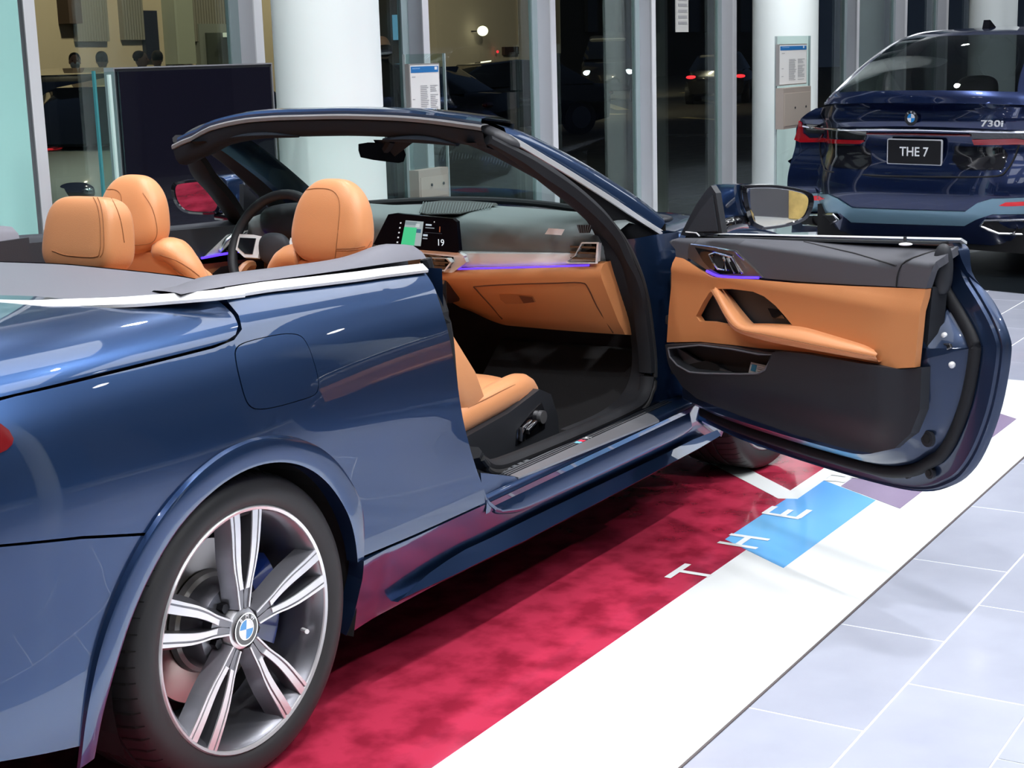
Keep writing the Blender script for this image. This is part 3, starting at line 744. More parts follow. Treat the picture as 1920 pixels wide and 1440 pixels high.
# keep rear table monotone in y
bt = []
for a in sorted(btab, key=lambda q_: abs(q_[0])):
    if not bt or abs(a[0]) > abs(bt[-1][0]): bt.append(a)
def cover(u, v):
    y = ymax*u; xf, zf = interp1(ftab, y); xb, zb_ = interp1(bt, y)
    x = xb+(xf-xb)*v; z = zb_-.002+(zf-zb_)*v + .010*math.sin(PI*v)*(1-abs(u)**3)
    return (x, y, z)
us = [math.copysign(abs(t)**.7, t) for t in np.linspace(-1, 1, 41)]
cv = grid('soft_top_cover', cover, us, np.linspace(0, 1, 15), DECKM, CAR, True, 0, 'charcoal leatherette soft top cover')
cv.data.flip_normals()
V = []; F = []
for i, (x, y, z) in enumerate(front): V += [(x, y, z), (x+.008, y, z-.005), (x+.008, y, z-.07*(1-.85*sstep(.5, .65, abs(y))))]
F = [(i*3+j, (i+1)*3+j, (i+1)*3+j+1, i*3+j+1) for i in range(len(front)-1) for j in range(2)]
mesh('cover_front_lip', V, F, BLEATHER, CAR, 30)
# belt pad from the cover corner to the door opening
for s_ in (-1, 1):
    xs_ = np.linspace(.0, .875, 28)
    def pad(x, j):
        z0 = zb(x)+.020; y0 = H(x, zb(x)-.01)-.012
        hump = .022*math.exp(-((x-.80)/.12)**2)-.012*sstep(.16, .04, x)
        pr = [(y0, z0-.004), (y0-.012, z0+.004+hump*.5), (y0-.04, z0+.012+hump), (y0-.075, z0+.012+hump), (y0-.10, z0-.002+hump*.6), (y0-.115, z0-.05), (y0-.12, z0-.20)]
        a = pr[int(j)]; e = 1-sstep(.86, .875, x)*.0
        return (x, s_*a[0], a[1])
    o = grid('belt_pad', pad, xs_, range(7), DECKM, CAR, 50, 0, 'charcoal padded strip behind the door opening' if s_ < 0 else None)
    q = MB(); yy = s_*(H(.875, .98)-.03)
    q.tube(spl([(.880, s_*.79, 1.01), (.885, s_*.80, .96), (.875, s_*.845, .85), (.885, s_*.85, .70), (.90, s_*.85, .56), (.945, s_*.845, .43)], 5), .016, 8)
    q.obj('jamb_seal', SEAL, CAR, 40)
    # inner quarter trim
    q = MB(); q.box((.02, s_*.70-.02, .26), (.90, s_*.70+.02, 1.01)); q.obj('inner_quarter_trim', BLEATHER, CAR)
    grid('door_jamb', lambda x, z: (.87+.09*sstep(.6, .40, z) - .0, s_*x, z), [.70, .78, .845], np.linspace(.38, .99, 12), PAINT, CAR, True)

# ---- front wings, bonnet, nose
wing = [(2.225, .375), (2.26, .30), (2.44, .21), (2.47, .25)] + arc(WF, .372, 172, 12, 26) + [(3.28, .30), (3.42, .28), (3.62, .35), (3.66, .55), (3.60, .68), (3.3, .80), (2.9, .862), (2.55, .90), (2.30, .915), (2.235, .905), (2.222, .80), (2.222, .60), (2.222, .45)]
for s_, S_ in ((-1, SR), (1, SL)):
    panel('front_wing', wing, S_, PAINT, CAR, .06, (), .03, ref=(0, s_, 0))
def bonnet(x, v):
    t = (x-2.30)/1.32; ze = zb(x)-.018; ye = H(x, ze)-.012
    y = v*ye; crown = .075*(1-.6*t*t); c_ = 1-abs(v)**2.4
    return (x+.10*(1-v*v)*t*t - .0, y, ze+crown*c_ + .010*math.exp(-((abs(v)-.62)/.07)**2)*(1-t))
grid('bonnet', bonnet, np.linspace(2.30, 3.62, 24), np.linspace(-1, 1, 33), PAINT, CAR, True, .012, 'painted bonnet')
def nose(u, z):
    a = -PI/2+PI*u; c, s_ = abs(math.cos(a))**.7, math.sin(a); hh = H(3.6, z)
    return (3.60+.13*c, hh*math.copysign(abs(s_)**.9, s_), z)
grid('front_bumper', lambda u, v: nose(u, .24+.46*v), np.linspace(0, 1, 25), np.linspace(0, 1, 10), PAINT, CAR, True, .01)
for s_ in (-1, 1): superell('headlamp', (3.60, s_*.60, .64), (.22, .30, .10), GLASS, CAR, 2, 2)
for s_ in (-1, 1):
    q = MB(); q.tube(spl([(2.47, s_*.10, .985), (2.44, s_*.35, .975), (2.36, s_*.62, .955)], 5), .008, 6); q.obj('wiper_arm', BLACKP, CAR)
superell('cowl_panel', (2.36, 0, .955), (.16, 1.50, .05), BLACKP, CAR, 3, 4)

# ---- left side door (closed)
dl = [(.80, .385), (.835, .60), (.80, .85), (.845, .985), (1.5, .940), (2.2, .912), (2.215, .60), (2.215, .385)]
ld = panel('left_door', dl, SL, PAINT, CAR, .08, (), .03, ref=(0, 1, 0), label='closed left door')
def ltop(x, j):
    z0 = zb(x)+.004; y0 = H(x, zb(x)-.02)-.01
    pr = [(y0, z0-.01), (y0-.010, z0+.008), (y0-.03, z0+.012), (max(.742, y0-.05), z0+.0), (max(.738, y0-.06), z0-.04), (max(.730, y0-.07), z0-.10)]
    return (x, pr[int(j)][0], pr[int(j)][1])
grid('door_top_pad', ltop, np.linspace(.86, 2.2, 20), range(6), BLEATHER, ld, 50)
# inner face of the left door: leather, bezel, light line, handle
def LI(x, z): return (x, .735 + .02*math.sin((z-.4)*4), z)
def atL(px, py): P = at(px, py, 1, .735); return (P[0], P[2])
panel('door_card', [(.88, .40), (2.15, .40), (2.15, .80), (.88, .86)], LI, TANP, ld, .06, (), .01, ref=(0, -1, 0), label='tan leather card')
panel('door_card_upper', [(.88, .86)]+[atL(*p) for p in ((300, 490), (378, 484), (430, 475), (476, 466), (520, 455))]+[(2.15, .80), (2.15, .93), (.88, .99)], lambda x, z: (x, .722, z), BLEATHER, ld, .08, (), .01, ref=(0, -1, 0))
panel('armrest_recess', [atL(*p) for p in ((395, 512), (410, 500), (470, 489), (490, 488), (490, 540), (395, 540))], lambda x, z: (x, .722, z), DARK, ld, .05, (), .003, ref=(0, -1, 0))
bz = [atL(*p) for p in ((376, 482), (420, 440), (478, 427), (500, 424), (500, 455), (472, 466), (430, 475))]
panel('handle_bezel', bz, lambda x, z: (x, .716, z), SATIN, ld, .03, (), .012, ref=(0, -1, 0), label='aluminium handle bezel')
bz2 = [atL(*p) for p in ((405, 474), (436, 442), (478, 433), (490, 433), (490, 450), (468, 460), (430, 470))]
panel('handle_recess', bz2, lambda x, z: (x, .712, z), GLOSS, ld, .03, (), .004, ref=(0, -1, 0))
q = MB(); q.tube([at(a, b, 1, .708) for a, b in ((412, 470), (424, 450), (434, 442))], .006, 6); q.tube([at(a, b, 1, .708) for a, b in ((430, 471), (438, 452), (446, 441))], .006, 6); q.tube([at(a, b, 1, .700) for a, b in ((448, 462), (452, 446), (462, 438), (470, 446))], .007, 6)
q.obj('door_handle', CHROME, ld, 40, 'chrome handle bars')
q = MB(); q.tube([at(a, b, 1, .712) for a, b in ((378, 484), (410, 478), (440, 473), (474, 467))], .0045, 6); q.obj('light_line', BLUEGLOW, ld, None, 'glowing blue line')
q = MB(); q.tube(spl([at(a, b, 1, .66) for a, b in ((446, 520), (456, 505), (464, 498), (474, 498))], 3), .018, 8); q.obj('pull_handle', TAN, ld, 40)

# ---- windscreen frame: header bow, pillars, glass
def hitx(px, py, fn):
    d = ray(px, py); y = 0.
    for _ in range(40):
        t = (fn(y)-CAM[0])/d[0]; P = CAM+t*d; y = .5*y+.5*P[1]
    return P
def hx(y): return 1.60-.15*(abs(y)/.62)**2.2
top_px = [(326, 262), (345, 252), (368, 243), (384, 232), (410, 223), (450, 214), (510, 208), (570, 206), (640, 204.5), (700, 205.5), (760, 208), (820, 213.5), (870, 220), (905, 225), (930, 232)]
TP = [hitx(a, b, hx) for a, b in top_px]
ht = sorted((float(p[1]), float(p[2])) for p in TP)
def hz(y):
    ys = [a for a, b in ht]; zs = [b for a, b in ht]
    return lerp_tab(ys, zs, y)
YM = .60
YB = .59
def rail(dx, dz, k=1., n=41, ym=None):
    ym = ym or YM; return [(hx(y)+dx, y, hz(y)+dz) for y in np.linspace(-ym, ym, n)]
def strip(name, rails, mt, parent, smooth=40, label=None):
    k = len(rails[0]); V = [p for r in rails for p in r]
    F = [(i*k+j, i*k+j+1, (i+1)*k+j+1, (i+1)*k+j) for i in range(len(rails)-1) for j in range(k-1)]
    return mesh(name, V, F, mt, parent, smooth, label)
WF_ = strip('windscreen_frame', [rail(a_, b_, ym=YB) for a_, b_ in ((.17, -.014), (.10, .004), (.03, .006), (.005, .002), (.0, -.006), (.004, -.016), (.03, -.022))], PAINT, CAR, 40, 'painted windscreen header bow')
strip('header_seal', [rail(.03, -.014), rail(-.006, -.015), rail(-.012, -.020), rail(-.010, -.030), rail(.01, -.034)], mat('seal_light', (.15, .15, .16), .5), WF_, 40, 'grey rubber header seal')
strip('header_trim', [rail(.0, -.030), rail(-.004, -.034), rail(.006, -.064), rail(.02, -.080), rail(.05, -.086), rail(.10, -.078), rail(.16, -.05), rail(.17, -.02)], mat('header_lining', (.020, .026, .036), .7, spec=.1), WF_, 40, 'black lined inner header trim')
# pillars
PO = np.array([1.47, -.585]); PD = norm(np.array([.81, -.19])); PN = np.array([-PD[1], PD[0], 0.])
def pl(px, py, off=0.): return hit(px, py, np.array([PO[0], PO[1], 0])+PN*off, PN)
ch_px = [(950, 252), (975, 266), (1000, 281), (1050, 311), (1100, 342), (1150, 374), (1200, 408), (1238, 432)]
bo_px = [(930, 233), (965, 242), (1000, 256), (1050, 281), (1100, 309), (1150, 340), (1200, 373), (1245, 409)]
se_px = [(945, 262), (968, 276), (993, 292), (1040, 322), (1088, 356), (1136, 394), (1184, 436), (1222, 470)]
tr_px = [(868, 268), (905, 283), (935, 297), (985, 324), (1035, 352), (1075, 378), (1105, 398), (1130, 425)]
c_ch = [pl(a, b) for a, b in ch_px]; c_bo = [pl(a, b, .03) for a, b in bo_px]; c_se = [pl(a, b, .012) for a, b in se_px]; c_tr = [pl(a, b, .055) for a, b in tr_px]
def mir(pts): return [(p[0], -p[1], p[2]) for p in pts]
def skin(name, rails, mt, parent, smooth=60, label=None, n=4):
    R_ = [spl(r, n) for r in rails]; return strip(name, R_, mt, parent, smooth, label)
for side in (0, 1):
    f_ = (lambda q_: q_) if side == 0 else mir
    nm = 'right' if side == 0 else 'left'
    mid = [(a+b)/2+np.array([0, -.010, .004]) for a, b in zip(c_ch, c_bo)]
    inn = [a+np.array([.01, .055, .01]) for a in c_bo]
    inn2 = [a+np.array([.04, .09, -.02]) for a in c_bo]
    skin('pillar_outer', [f_(c_ch), f_(mid), f_(c_bo), f_(inn), f_(inn2)], PAINT, WF_, 60, 'painted outer skin of windscreen pillar' if side == 0 else None)
    ribbon('pillar_trim', spl([tuple(p+np.array([-.002, -.006, -.008])) for p in f_(c_ch)] if side == 0 else [tuple(np.array(p)+np.array([-.002, .006, -.008])) for p in f_(c_ch)], 4), (-.5, -.8 if side == 0 else .8, .1), .019, TRIM, WF_, .004, 'bright aluminium pillar trim')
    m1 = [(a*.65+b*.35)+np.array([-.01, -.004, -.004]) for a, b in zip(c_se, c_tr)]; m2 = [(a*.3+b*.7)+np.array([-.012, .0, -.002]) for a, b in zip(c_se, c_tr)]
    bk = [b+np.array([.035, .03, .0]) for b in c_tr]
    skin('pillar_inner', [f_([a+np.array([0, 0, -.004]) for a in c_ch]), f_(c_se), f_(m1), f_(m2), f_(c_tr), f_(bk)], SEAL, WF_, 70, 'black rubber lined inner pillar')
    # corner pad where roof seal meets pillar
    s_ = -1 if side == 0 else 1
    P = np.array(c_se[0]); P = P if side == 0 else P*np.array([1, -1, 1])
    superell('corner_pad', (P[0]-.005, P[1]-s_*.03, P[2]+.012), (.10, .17, .045), mat('pad_black', (.045, .046, .052), .5), WF_, 2.4, 2.6, rot=Matrix.Rotation(-.35*s_, 3, 'X') @ Matrix.Rotation(.3, 3, 'Y'))
# glass
gb_ = [(2.20+.17*(1-(y/.70)**2), y, .962+.04*(1-(y/.70)**2)) for y in np.linspace(-.70, .70, 41)]
gt_ = [(p[0], p[1], p[2]) for p in rail(.10, -.035)]
grd = [[tuple(np.array(a)*(1-t)+np.array(b)*t+np.array([.0, 0, .05*math.sin(PI*t)])) for a, b in zip(gt_, gb_)] for t in np.linspace(0, 1, 9)]
strip('windscreen_glass', grd, TGLASS, WF_, True, 'clear curved windscreen')
sweep_obj('glass_lower_seal', gb_, csec(.012, 8), SEAL, WF_)
# sun visors folded up
for (a, b, c, d_) in ((398, 262, 560, 255), (720, 262, 858, 271)):
    Pa = hitx(a, b, lambda y: hx(y)+.03); Pb = hitx(c, d_, lambda y: hx(y)+.03); mid_ = (Pa+Pb)/2
    pts = spl([Pa, (Pa*.6+Pb*.4)+np.array([0, 0, .008]), (Pa*.3+Pb*.7)+np.array([0, 0, .008]), Pb], 6)
    rr = [.4+.6*math.sin(PI*min(1, max(0, i/(len(pts)-1)))) for i in range(len(pts))]
    sweep_obj('sun_visor', pts, csec(.014, 10, 1.4, .9), mat('header_lining', (.02, .026, .036), .7), WF_, r=rr)
# rear view mirror
mp = at(716, 286, 0, 1.70)
def mm(px, py): return hit(px, py, mp, norm(mp-CAM))
rm_px = [(672, 270), (690, 267), (742, 268), (756, 276), (761, 290), (757, 303), (748, 306), (700, 300), (676, 295), (672, 282)]
rp = [mm(a, b) for a, b in rm_px]; back = norm(mp-CAM)*.03
V = [tuple(p) for p in rp]+[tuple(mp+(p-mp)*.75+back) for p in rp]; n = len(rp)
o = mesh('rear_view_mirror', V, [tuple(range(n, 2*n))]+[(i, (i+1) % n, n+(i+1) % n, n+i) for i in range(n)], GLOSS, WF_, 30, 'frameless black interior mirror')
mesh('mirror_pane', [tuple(mp+(p-mp)*.965-back*.03) for p in rp], [tuple(range(n))], mat('dim_mirror', (.10, .10, .105), .03, 1.), WF_)
V = [tuple(mp+back*1.2+np.array([0, 0, -.01])), tuple(hitx(735, 262, lambda y: hx(y)+.10)), tuple(hitx(700, 262, lambda y: hx(y)+.10)), tuple(hitx(780, 263, lambda y: hx(y)+.10)), tuple(mp+back*.9+np.array([.0, -.05, -.012]))]
q = MB(); q.tube([V[0], V[1]], .016, 8); q.add([V[2], V[3], V[4], V[0]], [(0, 1, 2, 3)]); q.obj('mirror_stem', mat('header_lining', (.02, .026, .036), .7), WF_)

# ---- door opening: seal ring, hinge pillar, kick panel
ring_px = [(915, 262, -.60), (985, 300, -.65), (1035, 335, -.69), (1085, 374, -.72), (1125, 412, -.745), (1158, 455, -.765), (1182, 505, -.785), (1198, 560, -.79), (1207, 620, -.795), (1213, 680, -.797), (1211, 720, -.798), (1199, 752, -.80), (1170, 772, -.80), (1100, 804, -.80), (1020, 838, -.80), (960, 862, -.80), (925, 873, -.803), (903, 868, -.808), (886, 848, -.82)]
RP = [at(a, b, 1, y) for a, b, y in ring_px]
rs = spl([tuple(p) for p in RP], 5)
sec = [(-.022, -.014), (.0, -.02), (.022, -.014), (.026, .004), (.014, .016), (-.014, .016), (-.026, .004)]
rk_ = [(1+.45*sstep(.82, 1.05, p[2]))*(.55+.45*sstep(0, 9, i)) for i, p in enumerate(rs)]
sl = sweep_obj('door_opening_seal', rs, sec, SEAL, CAR, smooth=50, r=rk_, label='thick black rubber seal around the door opening')
sweep_obj('seal_lip', [(p[0]+.012 if p[2] > .45 else p[0], p[1]-.022, p[2]-(.016 if p[2] < .5 else .0)) for p in rs[10:]], csec(.009, 8), mat('seal_soft', (.012, .012, .013), .7), sl)
sweep_obj('door_opening_seal', [(p[0], -p[1], p[2]) for p in rs], sec, SEAL, CAR, smooth=50, r=rk_)
# black inner kick trim from pillar foot down to the floor
kin = spl([tuple(at(a, b, 1, y)) for a, b, y in ((1090, 400, -.68), (1115, 440, -.70), (1128, 490, -.71), (1150, 540, -.715), (1175, 600, -.72), (1185, 660, -.73), (1180, 710, -.735), (1160, 745, -.74), (1120, 775, -.75), (1050, 805, -.76))], 6)
kout = spl([tuple(at(a, b, 1, y)) for a, b, y in ((1118, 400, -.75), (1150, 445, -.765), (1176, 500, -.78), (1192, 560, -.785), (1202, 620, -.79), (1208, 680, -.793), (1205, 720, -.795), (1192, 748, -.797), (1160, 772, -.797), (1080, 808, -.797))], 6)
strip('kick_trim', [kin, [tuple(np.array(a)*.5+np.array(b)*.5+np.array([0, .006, 0])) for a, b in zip(kin, kout)], kout], SEAL, CAR, 50, 'black plastic kick trim')
# painted hinge pillar between seal and wing
zs_ = np.linspace(.385, .935, 20)
def hp(z, j):
    i = min(range(len(rs)), key=lambda k: abs(rs[k][2]-z)+(10 if (rs[k][0] < 1.9) else 0)); xi = max(rs[i][0], 1.95)+.015
    xo = 2.222; P = [(xi, -.78), (xi+.03, -.80), ((xi+xo)/2+.02, -.815), (xo-.01, -.85), (xo, -.893)]
    a = P[int(j)]; return (a[0], a[1]*(H(xo, z)/.912 if j == 4 else 1), z)
grid('hinge_pillar', hp, zs_, range(5), PAINT, CAR, True, 0, 'painted front door jamb')
grid('hinge_pillar', lambda z, j: tuple(np.array(hp(z, j))*np.array([1, -1, 1])), zs_, range(5), PAINT, CAR, True)
for z in (.50, .78):
    rbox('door_hinge', (2.195, -.865, z), (.07, .05, .05), BLACKP, CAR, .008)
rbox('check_strap', (2.15, -.87, .665), (.10, .035, .03), BLACKP, CAR, .006)
# tread plate
def zt(px, py, z=.3955): return at(px, py, 2, z)
tp_ = [zt(*p) for p in ((951, 879), (1209, 772), (1226, 779), (1236, 788), (972, 895), (940, 887))]
def prism(name, pts, dz, mt, parent=None, label=None, smooth=None):
    n = len(pts); V = [tuple(p) for p in pts]+[tuple(np.array(p)+np.array(dz)) for p in pts]
    o = mesh(name, V, [tuple(range(n)), tuple(range(n, 2*n))[::-1]]+[(i, (i+1) % n, n+(i+1) % n, n+i) for i in range(n)], mt, parent, smooth, label)
    bm = bmesh.new(); bm.from_mesh(o.data); bmesh.ops.recalc_face_normals(bm, faces=bm.faces); bm.to_mesh(o.data); bm.free(); return o
tpl = prism('tread_plate', tp_, (0, 0, -.006), mat('tread_metal', (.30, .31, .34), .38, .6), CAR, 'dark metal door sill tread plate')
ty0, ty1 = zt(1080, 826, .396)[1]-.012, zt(1080, 826, .396)[1]+.030
for k in range(3):
    y = ty0-.012+.011*k; q = MB(); q.box((1.06, y-.0016, .3950), (2.12, y+.0016, .3975)); q.obj('tread_ridge', BLACKP, tpl)
q = MB(); q.box((1.06, ty0+.020, .3950), (2.10, ty0+.034, .3968)); q.obj('tread_insert', GLOSS, tpl)
for k in range(7):
    q = MB(); q.box((1.08+.03*k, ty0+.018, .3965), (1.09+.03*k+.002*k, ty0+.036, .3975)); q.obj('tread_mark', mat('tread_metal', (.2, .2, .2)), tpl)
pm = zt(1088, 828, .3972)
for k, c_ in enumerate(((.25, .65, .85), (.8, .05, .1))):
    q = MB(); q.box((pm[0]-.02+.022*k, pm[1]-.008, .3966), (pm[0]-.002+.022*k, pm[1]+.010, .3980)); q.obj('emblem_bar', mat('bar_%d' % k, c_, .4), tpl)
text('emblem_letter', 'M', .028, SATIN, tpl, frame((pm[0]+.045, pm[1]+.001, .3978), (1, 0, 0), (0, 1, 0)), .0006, bold=.0006)

# ---- cabin
q = MB(); q.box((.40, -.76, .26), (2.40, .76, .275)); q.obj('cabin_carpet', CARPET, CAR)
grid('firewall', lambda u, v: (2.30+.10*math.cos(v*PI)*.5 if v < .5 else 2.30, -.76+1.52*u, .27+.68*v), np.linspace(0, 1, 2), np.linspace(0, 1, 6), CARPET, CAR)
loft('footrest', [[(1.98, y, .275), (2.25, y, .275), (2.31, y, .52), (2.27, y, .52)] for y in (-.74, -.12)], CARPET, CAR, True, True, None)
loft('centre_console', [[(x, -.13, .27), (x, -.125, h_-.02), (x, -.10, h_), (x, .10, h_), (x, .125, h_-.02), (x, .13, .27)] for x, h_ in ((.55, .60), (1.15, .62), (1.30, .60), (1.62, .64), (1.85, .80))], BLACKP, CAR, True, True, 30)
for s_ in (-1, 1):
    grid('side_lining', lambda x, z: (x, s_*(.765+.0*x), z), [2.16, 2.32], [.26, .9], CARPET, CAR)
# dashboard skin: profile (x, z) swept across the cabin
def dash_prof(y):
    a = abs(y)/.72; dx = .05*a*a
    bro = 1.0-.028*a**3
    return [(2.33-.14*a*a, .990-.015*a), (2.15-.06*a*a, 1.003-.01*a), (2.00, 1.000*bro+.0), (1.925+dx*.3, .992*bro), (1.895+dx*.5, .975*bro), (1.885+dx*.6, .94*bro), (1.890+dx*.7, .900*bro+.0), (1.90+dx*.8, .868*bro)]
ys_ = list(np.linspace(-.735, .735, 61))
def dsk(y, j):
    x, z = dash_prof(y)[int(j)]
    hood = math.exp(-((y-.37)/.20)**4); 
    if j in (3, 4, 5): x -= .10*hood; z += .020*hood
    if j == 2: x -= .02*hood; z += .028*hood
    if j == 6: x -= .03*hood
    e = max(0, abs(y)-.70)/.035
    return (x+.05*e*e*(1 if j > 2 else 0), y, z-.02*e*e*(1 if j < 5 else 0))
DASH = grid('dashboard', dsk, ys_, range(8), DASHM, CAR, True, 0, 'soft grey green dashboard top')
def hd(px, py, x=1.885): return at(px, py, 0, x)
# aluminium trim band and vents on the passenger side
def band(y, j):
    dx = .05*(abs(y)/.72)**2*.8
    P = [(1.893+dx, .897), (1.876+dx, .892), (1.872+dx, .872), (1.876+dx, .856), (1.892+dx, .852)]
    f = min(1, max(0, (-y-.18)/.52))
    return (P[int(j)][0], y, P[int(j)][1]+((-.013+.014*f) if j < 2 else (-.024+.030*f)))
grid('trim_band', band, np.linspace(-.71, -.20, 24), range(5), SATIN, DASH, 60, 0, 'brushed aluminium trim band')
def vent(name, px, xx, bars, depth=.03, rim=.006):
    P = [at(a, b, 0, xx) for a, b in px]; c = np.mean(P, 0)
    n = len(P); V = []; F = []
    for s_, dx in ((1.0, 0), (1.0, -.006), (.90, -.006), (.86, .02), (.86, depth)):
        for p in P: r_ = c+(p-c)*s_; V.append((r_[0]+dx, r_[1], r_[2]))
    for k in range(4):
        for i in range(n): F.append((k*n+i, k*n+(i+1) % n, (k+1)*n+(i+1) % n, (k+1)*n+i))
    o = mesh(name, V, F, SATIN, DASH, None, 'silver edged air vent')
    mesh('vent_cavity', [V[3*n+i] for i in range(n)], [tuple(range(n))], DARK, DASH)
    y0, y1 = min(p[1] for p in P), max(p[1] for p in P); z0, z1 = min(p[2] for p in P), max(p[2] for p in P)
    for k in range(bars):
        z = z0+(z1-z0)*(k+1)/(bars+1); q = MB(); q.box((xx+.0, y0+.014, z-.003), (xx+.012, y1-.014, z+.003)); q.obj('vent_bar', GLOSS, DASH)
    return o
vent('air_vent', [(1062, 490), (1078, 480), (1092, 454), (1124, 454), (1121, 494), (1066, 494)], 1.895, 3)
vent('air_vent', [(793, 482), (840, 484), (848, 492), (836, 508), (800, 508), (788, 495)], 1.845, 2)
# tan lower dash with glovebox
lowpx_t = [(822, 520), (845, 512), (880, 510), (1000, 504), (1112, 500)]
def tanf(y, j):
    a = (y+.10)/-.62
    P = [(1.900, .862), (1.872, .856), (1.852, .838), (1.858, .815), (1.90, .755), (1.965, .675), (2.01, .628), (2.05, .620), (2.15, .64)]
    x, z = P[int(j)]; a = min(1.15, max(0, a))
    ed = .05*(abs(y)/.72)**2*.8
    lift = (1-sstep(0, .35, a))*.05*(1 if j >= 4 else 0)*(j-3)/3
    f = min(1, max(0, (-y-.18)/.52)); return (x+ed, y, z+lift+(-.026+.032*f)*[1, 1, 1, .9, .6, .3, 0, 0, 0][int(j)]-.010*sstep(.1, .7, -y)*(j > 4))
tn = grid('lower_dash', tanf, np.linspace(-.735, -.13, 32), range(9), TANP, DASH, True, 0, 'tan leather lower dash')
q = MB(); tanend = [tanf(-.735, j) for j in range(9)]
mesh('lower_dash_end', tanend+[(2.15, -.735, .86)], [tuple(range(10))], TANP, DASH)
# glovebox seam and latch, set on the tan face
def tface(px, py):
    d = ray(px, py); best = None
    for t in np.linspace(3.6, 6, 1200):
        P = CAM+t*d
        if P[0] < 1.8 or P[1] > -.1: continue
        zz = [tanf(P[1], j) for j in range(9)]
        for a, b in zip(zz[1:-1], zz[2:]):
            lo_, hi_ = min(a[2], b[2]), max(a[2], b[2])
            if lo_ <= P[2] <= hi_+1e-6:
                xf = a[0]+(b[0]-a[0])*((P[2]-a[2])/(b[2]-a[2]+1e-9))
                if P[0] >= xf: return np.array([xf-.0012, P[1], P[2]])
    return CAM+4.6*d
gseam = [tface(a, b) for a, b in ((942, 598), (920, 572), (893, 542), (895, 537), (960, 533), (1040, 531), (1090, 530), (1103, 540), (1120, 575), (1150, 624))]
q = MB(); q.tube(spl([tuple(p) for p in gseam], 3), .0022, 5); q.obj('glovebox_seam', mat('seam_dark', (.10, .03, .01), .8), DASH, None, 'fine shut line of the glovebox')
lt_ = [tface(a, b) for a, b in ((938, 552), (972, 553), (1000, 556), (1005, 566), (985, 569), (950, 570), (940, 562))]
prism('glovebox_latch', lt_, (-.004, 0, .001), mat('tan_dark', (.42, .16, .06), .5), DASH, 'moulded glovebox latch')
lt2 = [tface(a, b) for a, b in ((975, 554), (1000, 557), (1004, 566), (984, 568))]
prism('latch_recess', [p-np.array([.005, 0, 0]) for p in lt2], (-.001, 0, 0), mat('tan_deep', (.16, .05, .02), .7), DASH)
# light line under the trim band
lb = [at(a, b, 0, 1.868+.03*(i/5)**2) for i, (a, b) in enumerate(((826, 523), (850, 514), (890, 512), (960, 508), (1050, 502), (1112, 501)))]
ll = [(tanf(y, 1)[0]-.004, y, tanf(y, 1)[2]-.003) for y in np.linspace(-.69, -.18, 20)]
q = MB(); q.tube(ll, .0035, 6); q.obj('light_line', BLUEGLOW, DASH, None, 'glowing violet blue line')
# centre screen and its glass
sx = 1.80
scp = [(728, 402), (740, 400), (848, 410), (856, 416), (861, 470), (857, 474), (716, 463), (700, 458)]
sp_ = [at(a, b, 0, sx) for a, b in scp]
scr = prism('centre_screen', sp_, (.018, 0, 0), SCREENM, DASH, 'wide black display glass')
scr_cl = [tuple(at(a, b, 0, sx-.001)) for a, b in ((706, 461), (720, 464), (858, 475))]
def scpt(u, v):   # u 0..1 left to right, v 0..1 bottom to top over the lit area
    a = np.array([745, 462.])*(1-u)+np.array([846, 468.])*u; b = np.array([756, 409.])*(1-u)+np.array([846, 416.])*u
    p = a*(1-v)+b*v; return at(p[0], p[1], 0, sx-.0015)
def lit(name, u0, v0, u1, v1, col, es=1., lab=None, k=0):
    mt = mat('lit_%s_%d' % (name, int(col[1]*100)), (0, 0, 0), .5, emit=col, es=es)
    P = [scpt(u0, v0), scpt(u1, v0), scpt(u1, v1), scpt(u0, v1)]
    mesh(name, [tuple(p-np.array([.0004*k, 0, 0])) for p in P], [(0, 1, 2, 3)], mt, scr, None, lab)
lit('map_panel', .06, .06, .43, .93, (.42, .50, .52), .8, 'small grey green map')
lit('map_area', .06, .06, .31, .70, (.06, .62, .28), .9, None, 1)
lit('map_area', .06, .78, .30, .90, (.25, .33, .36), .8, None, 1); lit('map_area', .31, .52, .40, .66, (.05, .16, .25), .8, None, 1); lit('map_area', .28, .72, .36, .84, (.65, .72, .74), .8, None, 1)
for k in range(5): lit('menu_mark', -.03-.012*k*.3, .12+.17*k, .0-.004*k, .17+.17*k, (.8, .8, .85), .8)
lit('text_bar', .48, .80, .60, .86, (.6, .7, .8), .8); lit('text_bar', .48, .71, .66, .74, (.35, .4, .45), .8)
lit('text_bar', .45, .42, .54, .49, (.6, .7, .8), .8); lit('text_bar', .45, .32, .54, .36, (.35, .4, .45), .8)
lit('text_bar', .76, .60, .78, .80, (.45, .12, .05), .6); lit('divider', .47, .55, .82, .558, (.12, .14, .18), .6); lit('status_dot', .64, .93, .66, .97, (.8, .8, .8), .8)
pA, pB = scpt(.80, .22), scpt(.9, .22); pC = scpt(.80, .5)
text('number', '19', .030, mat('lit_digits', (0, 0, 0), .5, emit=(.8, .85, .9), es=1.), scr, frame(pA+np.array([-.001, 0, 0]), pB-pA, pC-pA), .0003)
# silver strip below screen
ss = [at(a, b, 0, sx+.01) for a, b in ((706, 459), (860, 474), (870, 480), (868, 484), (852, 482), (706, 466))]
prism('screen_trim', ss, (.02, 0, 0), SATIN, DASH, 'silver strip under the display')
s3 = [at(a, b, 0, 1.86) for a, b in ((852, 476), (868, 478), (874, 492), (850, 510), (822, 522), (818, 516), (842, 503), (852, 490))]
prism('console_trim', s3, (.02, 0, 0), SATIN, DASH)
rbox('console_stack', (1.90, -.03, .80), (.08, .30, .18), GLOSS, DASH, .01)
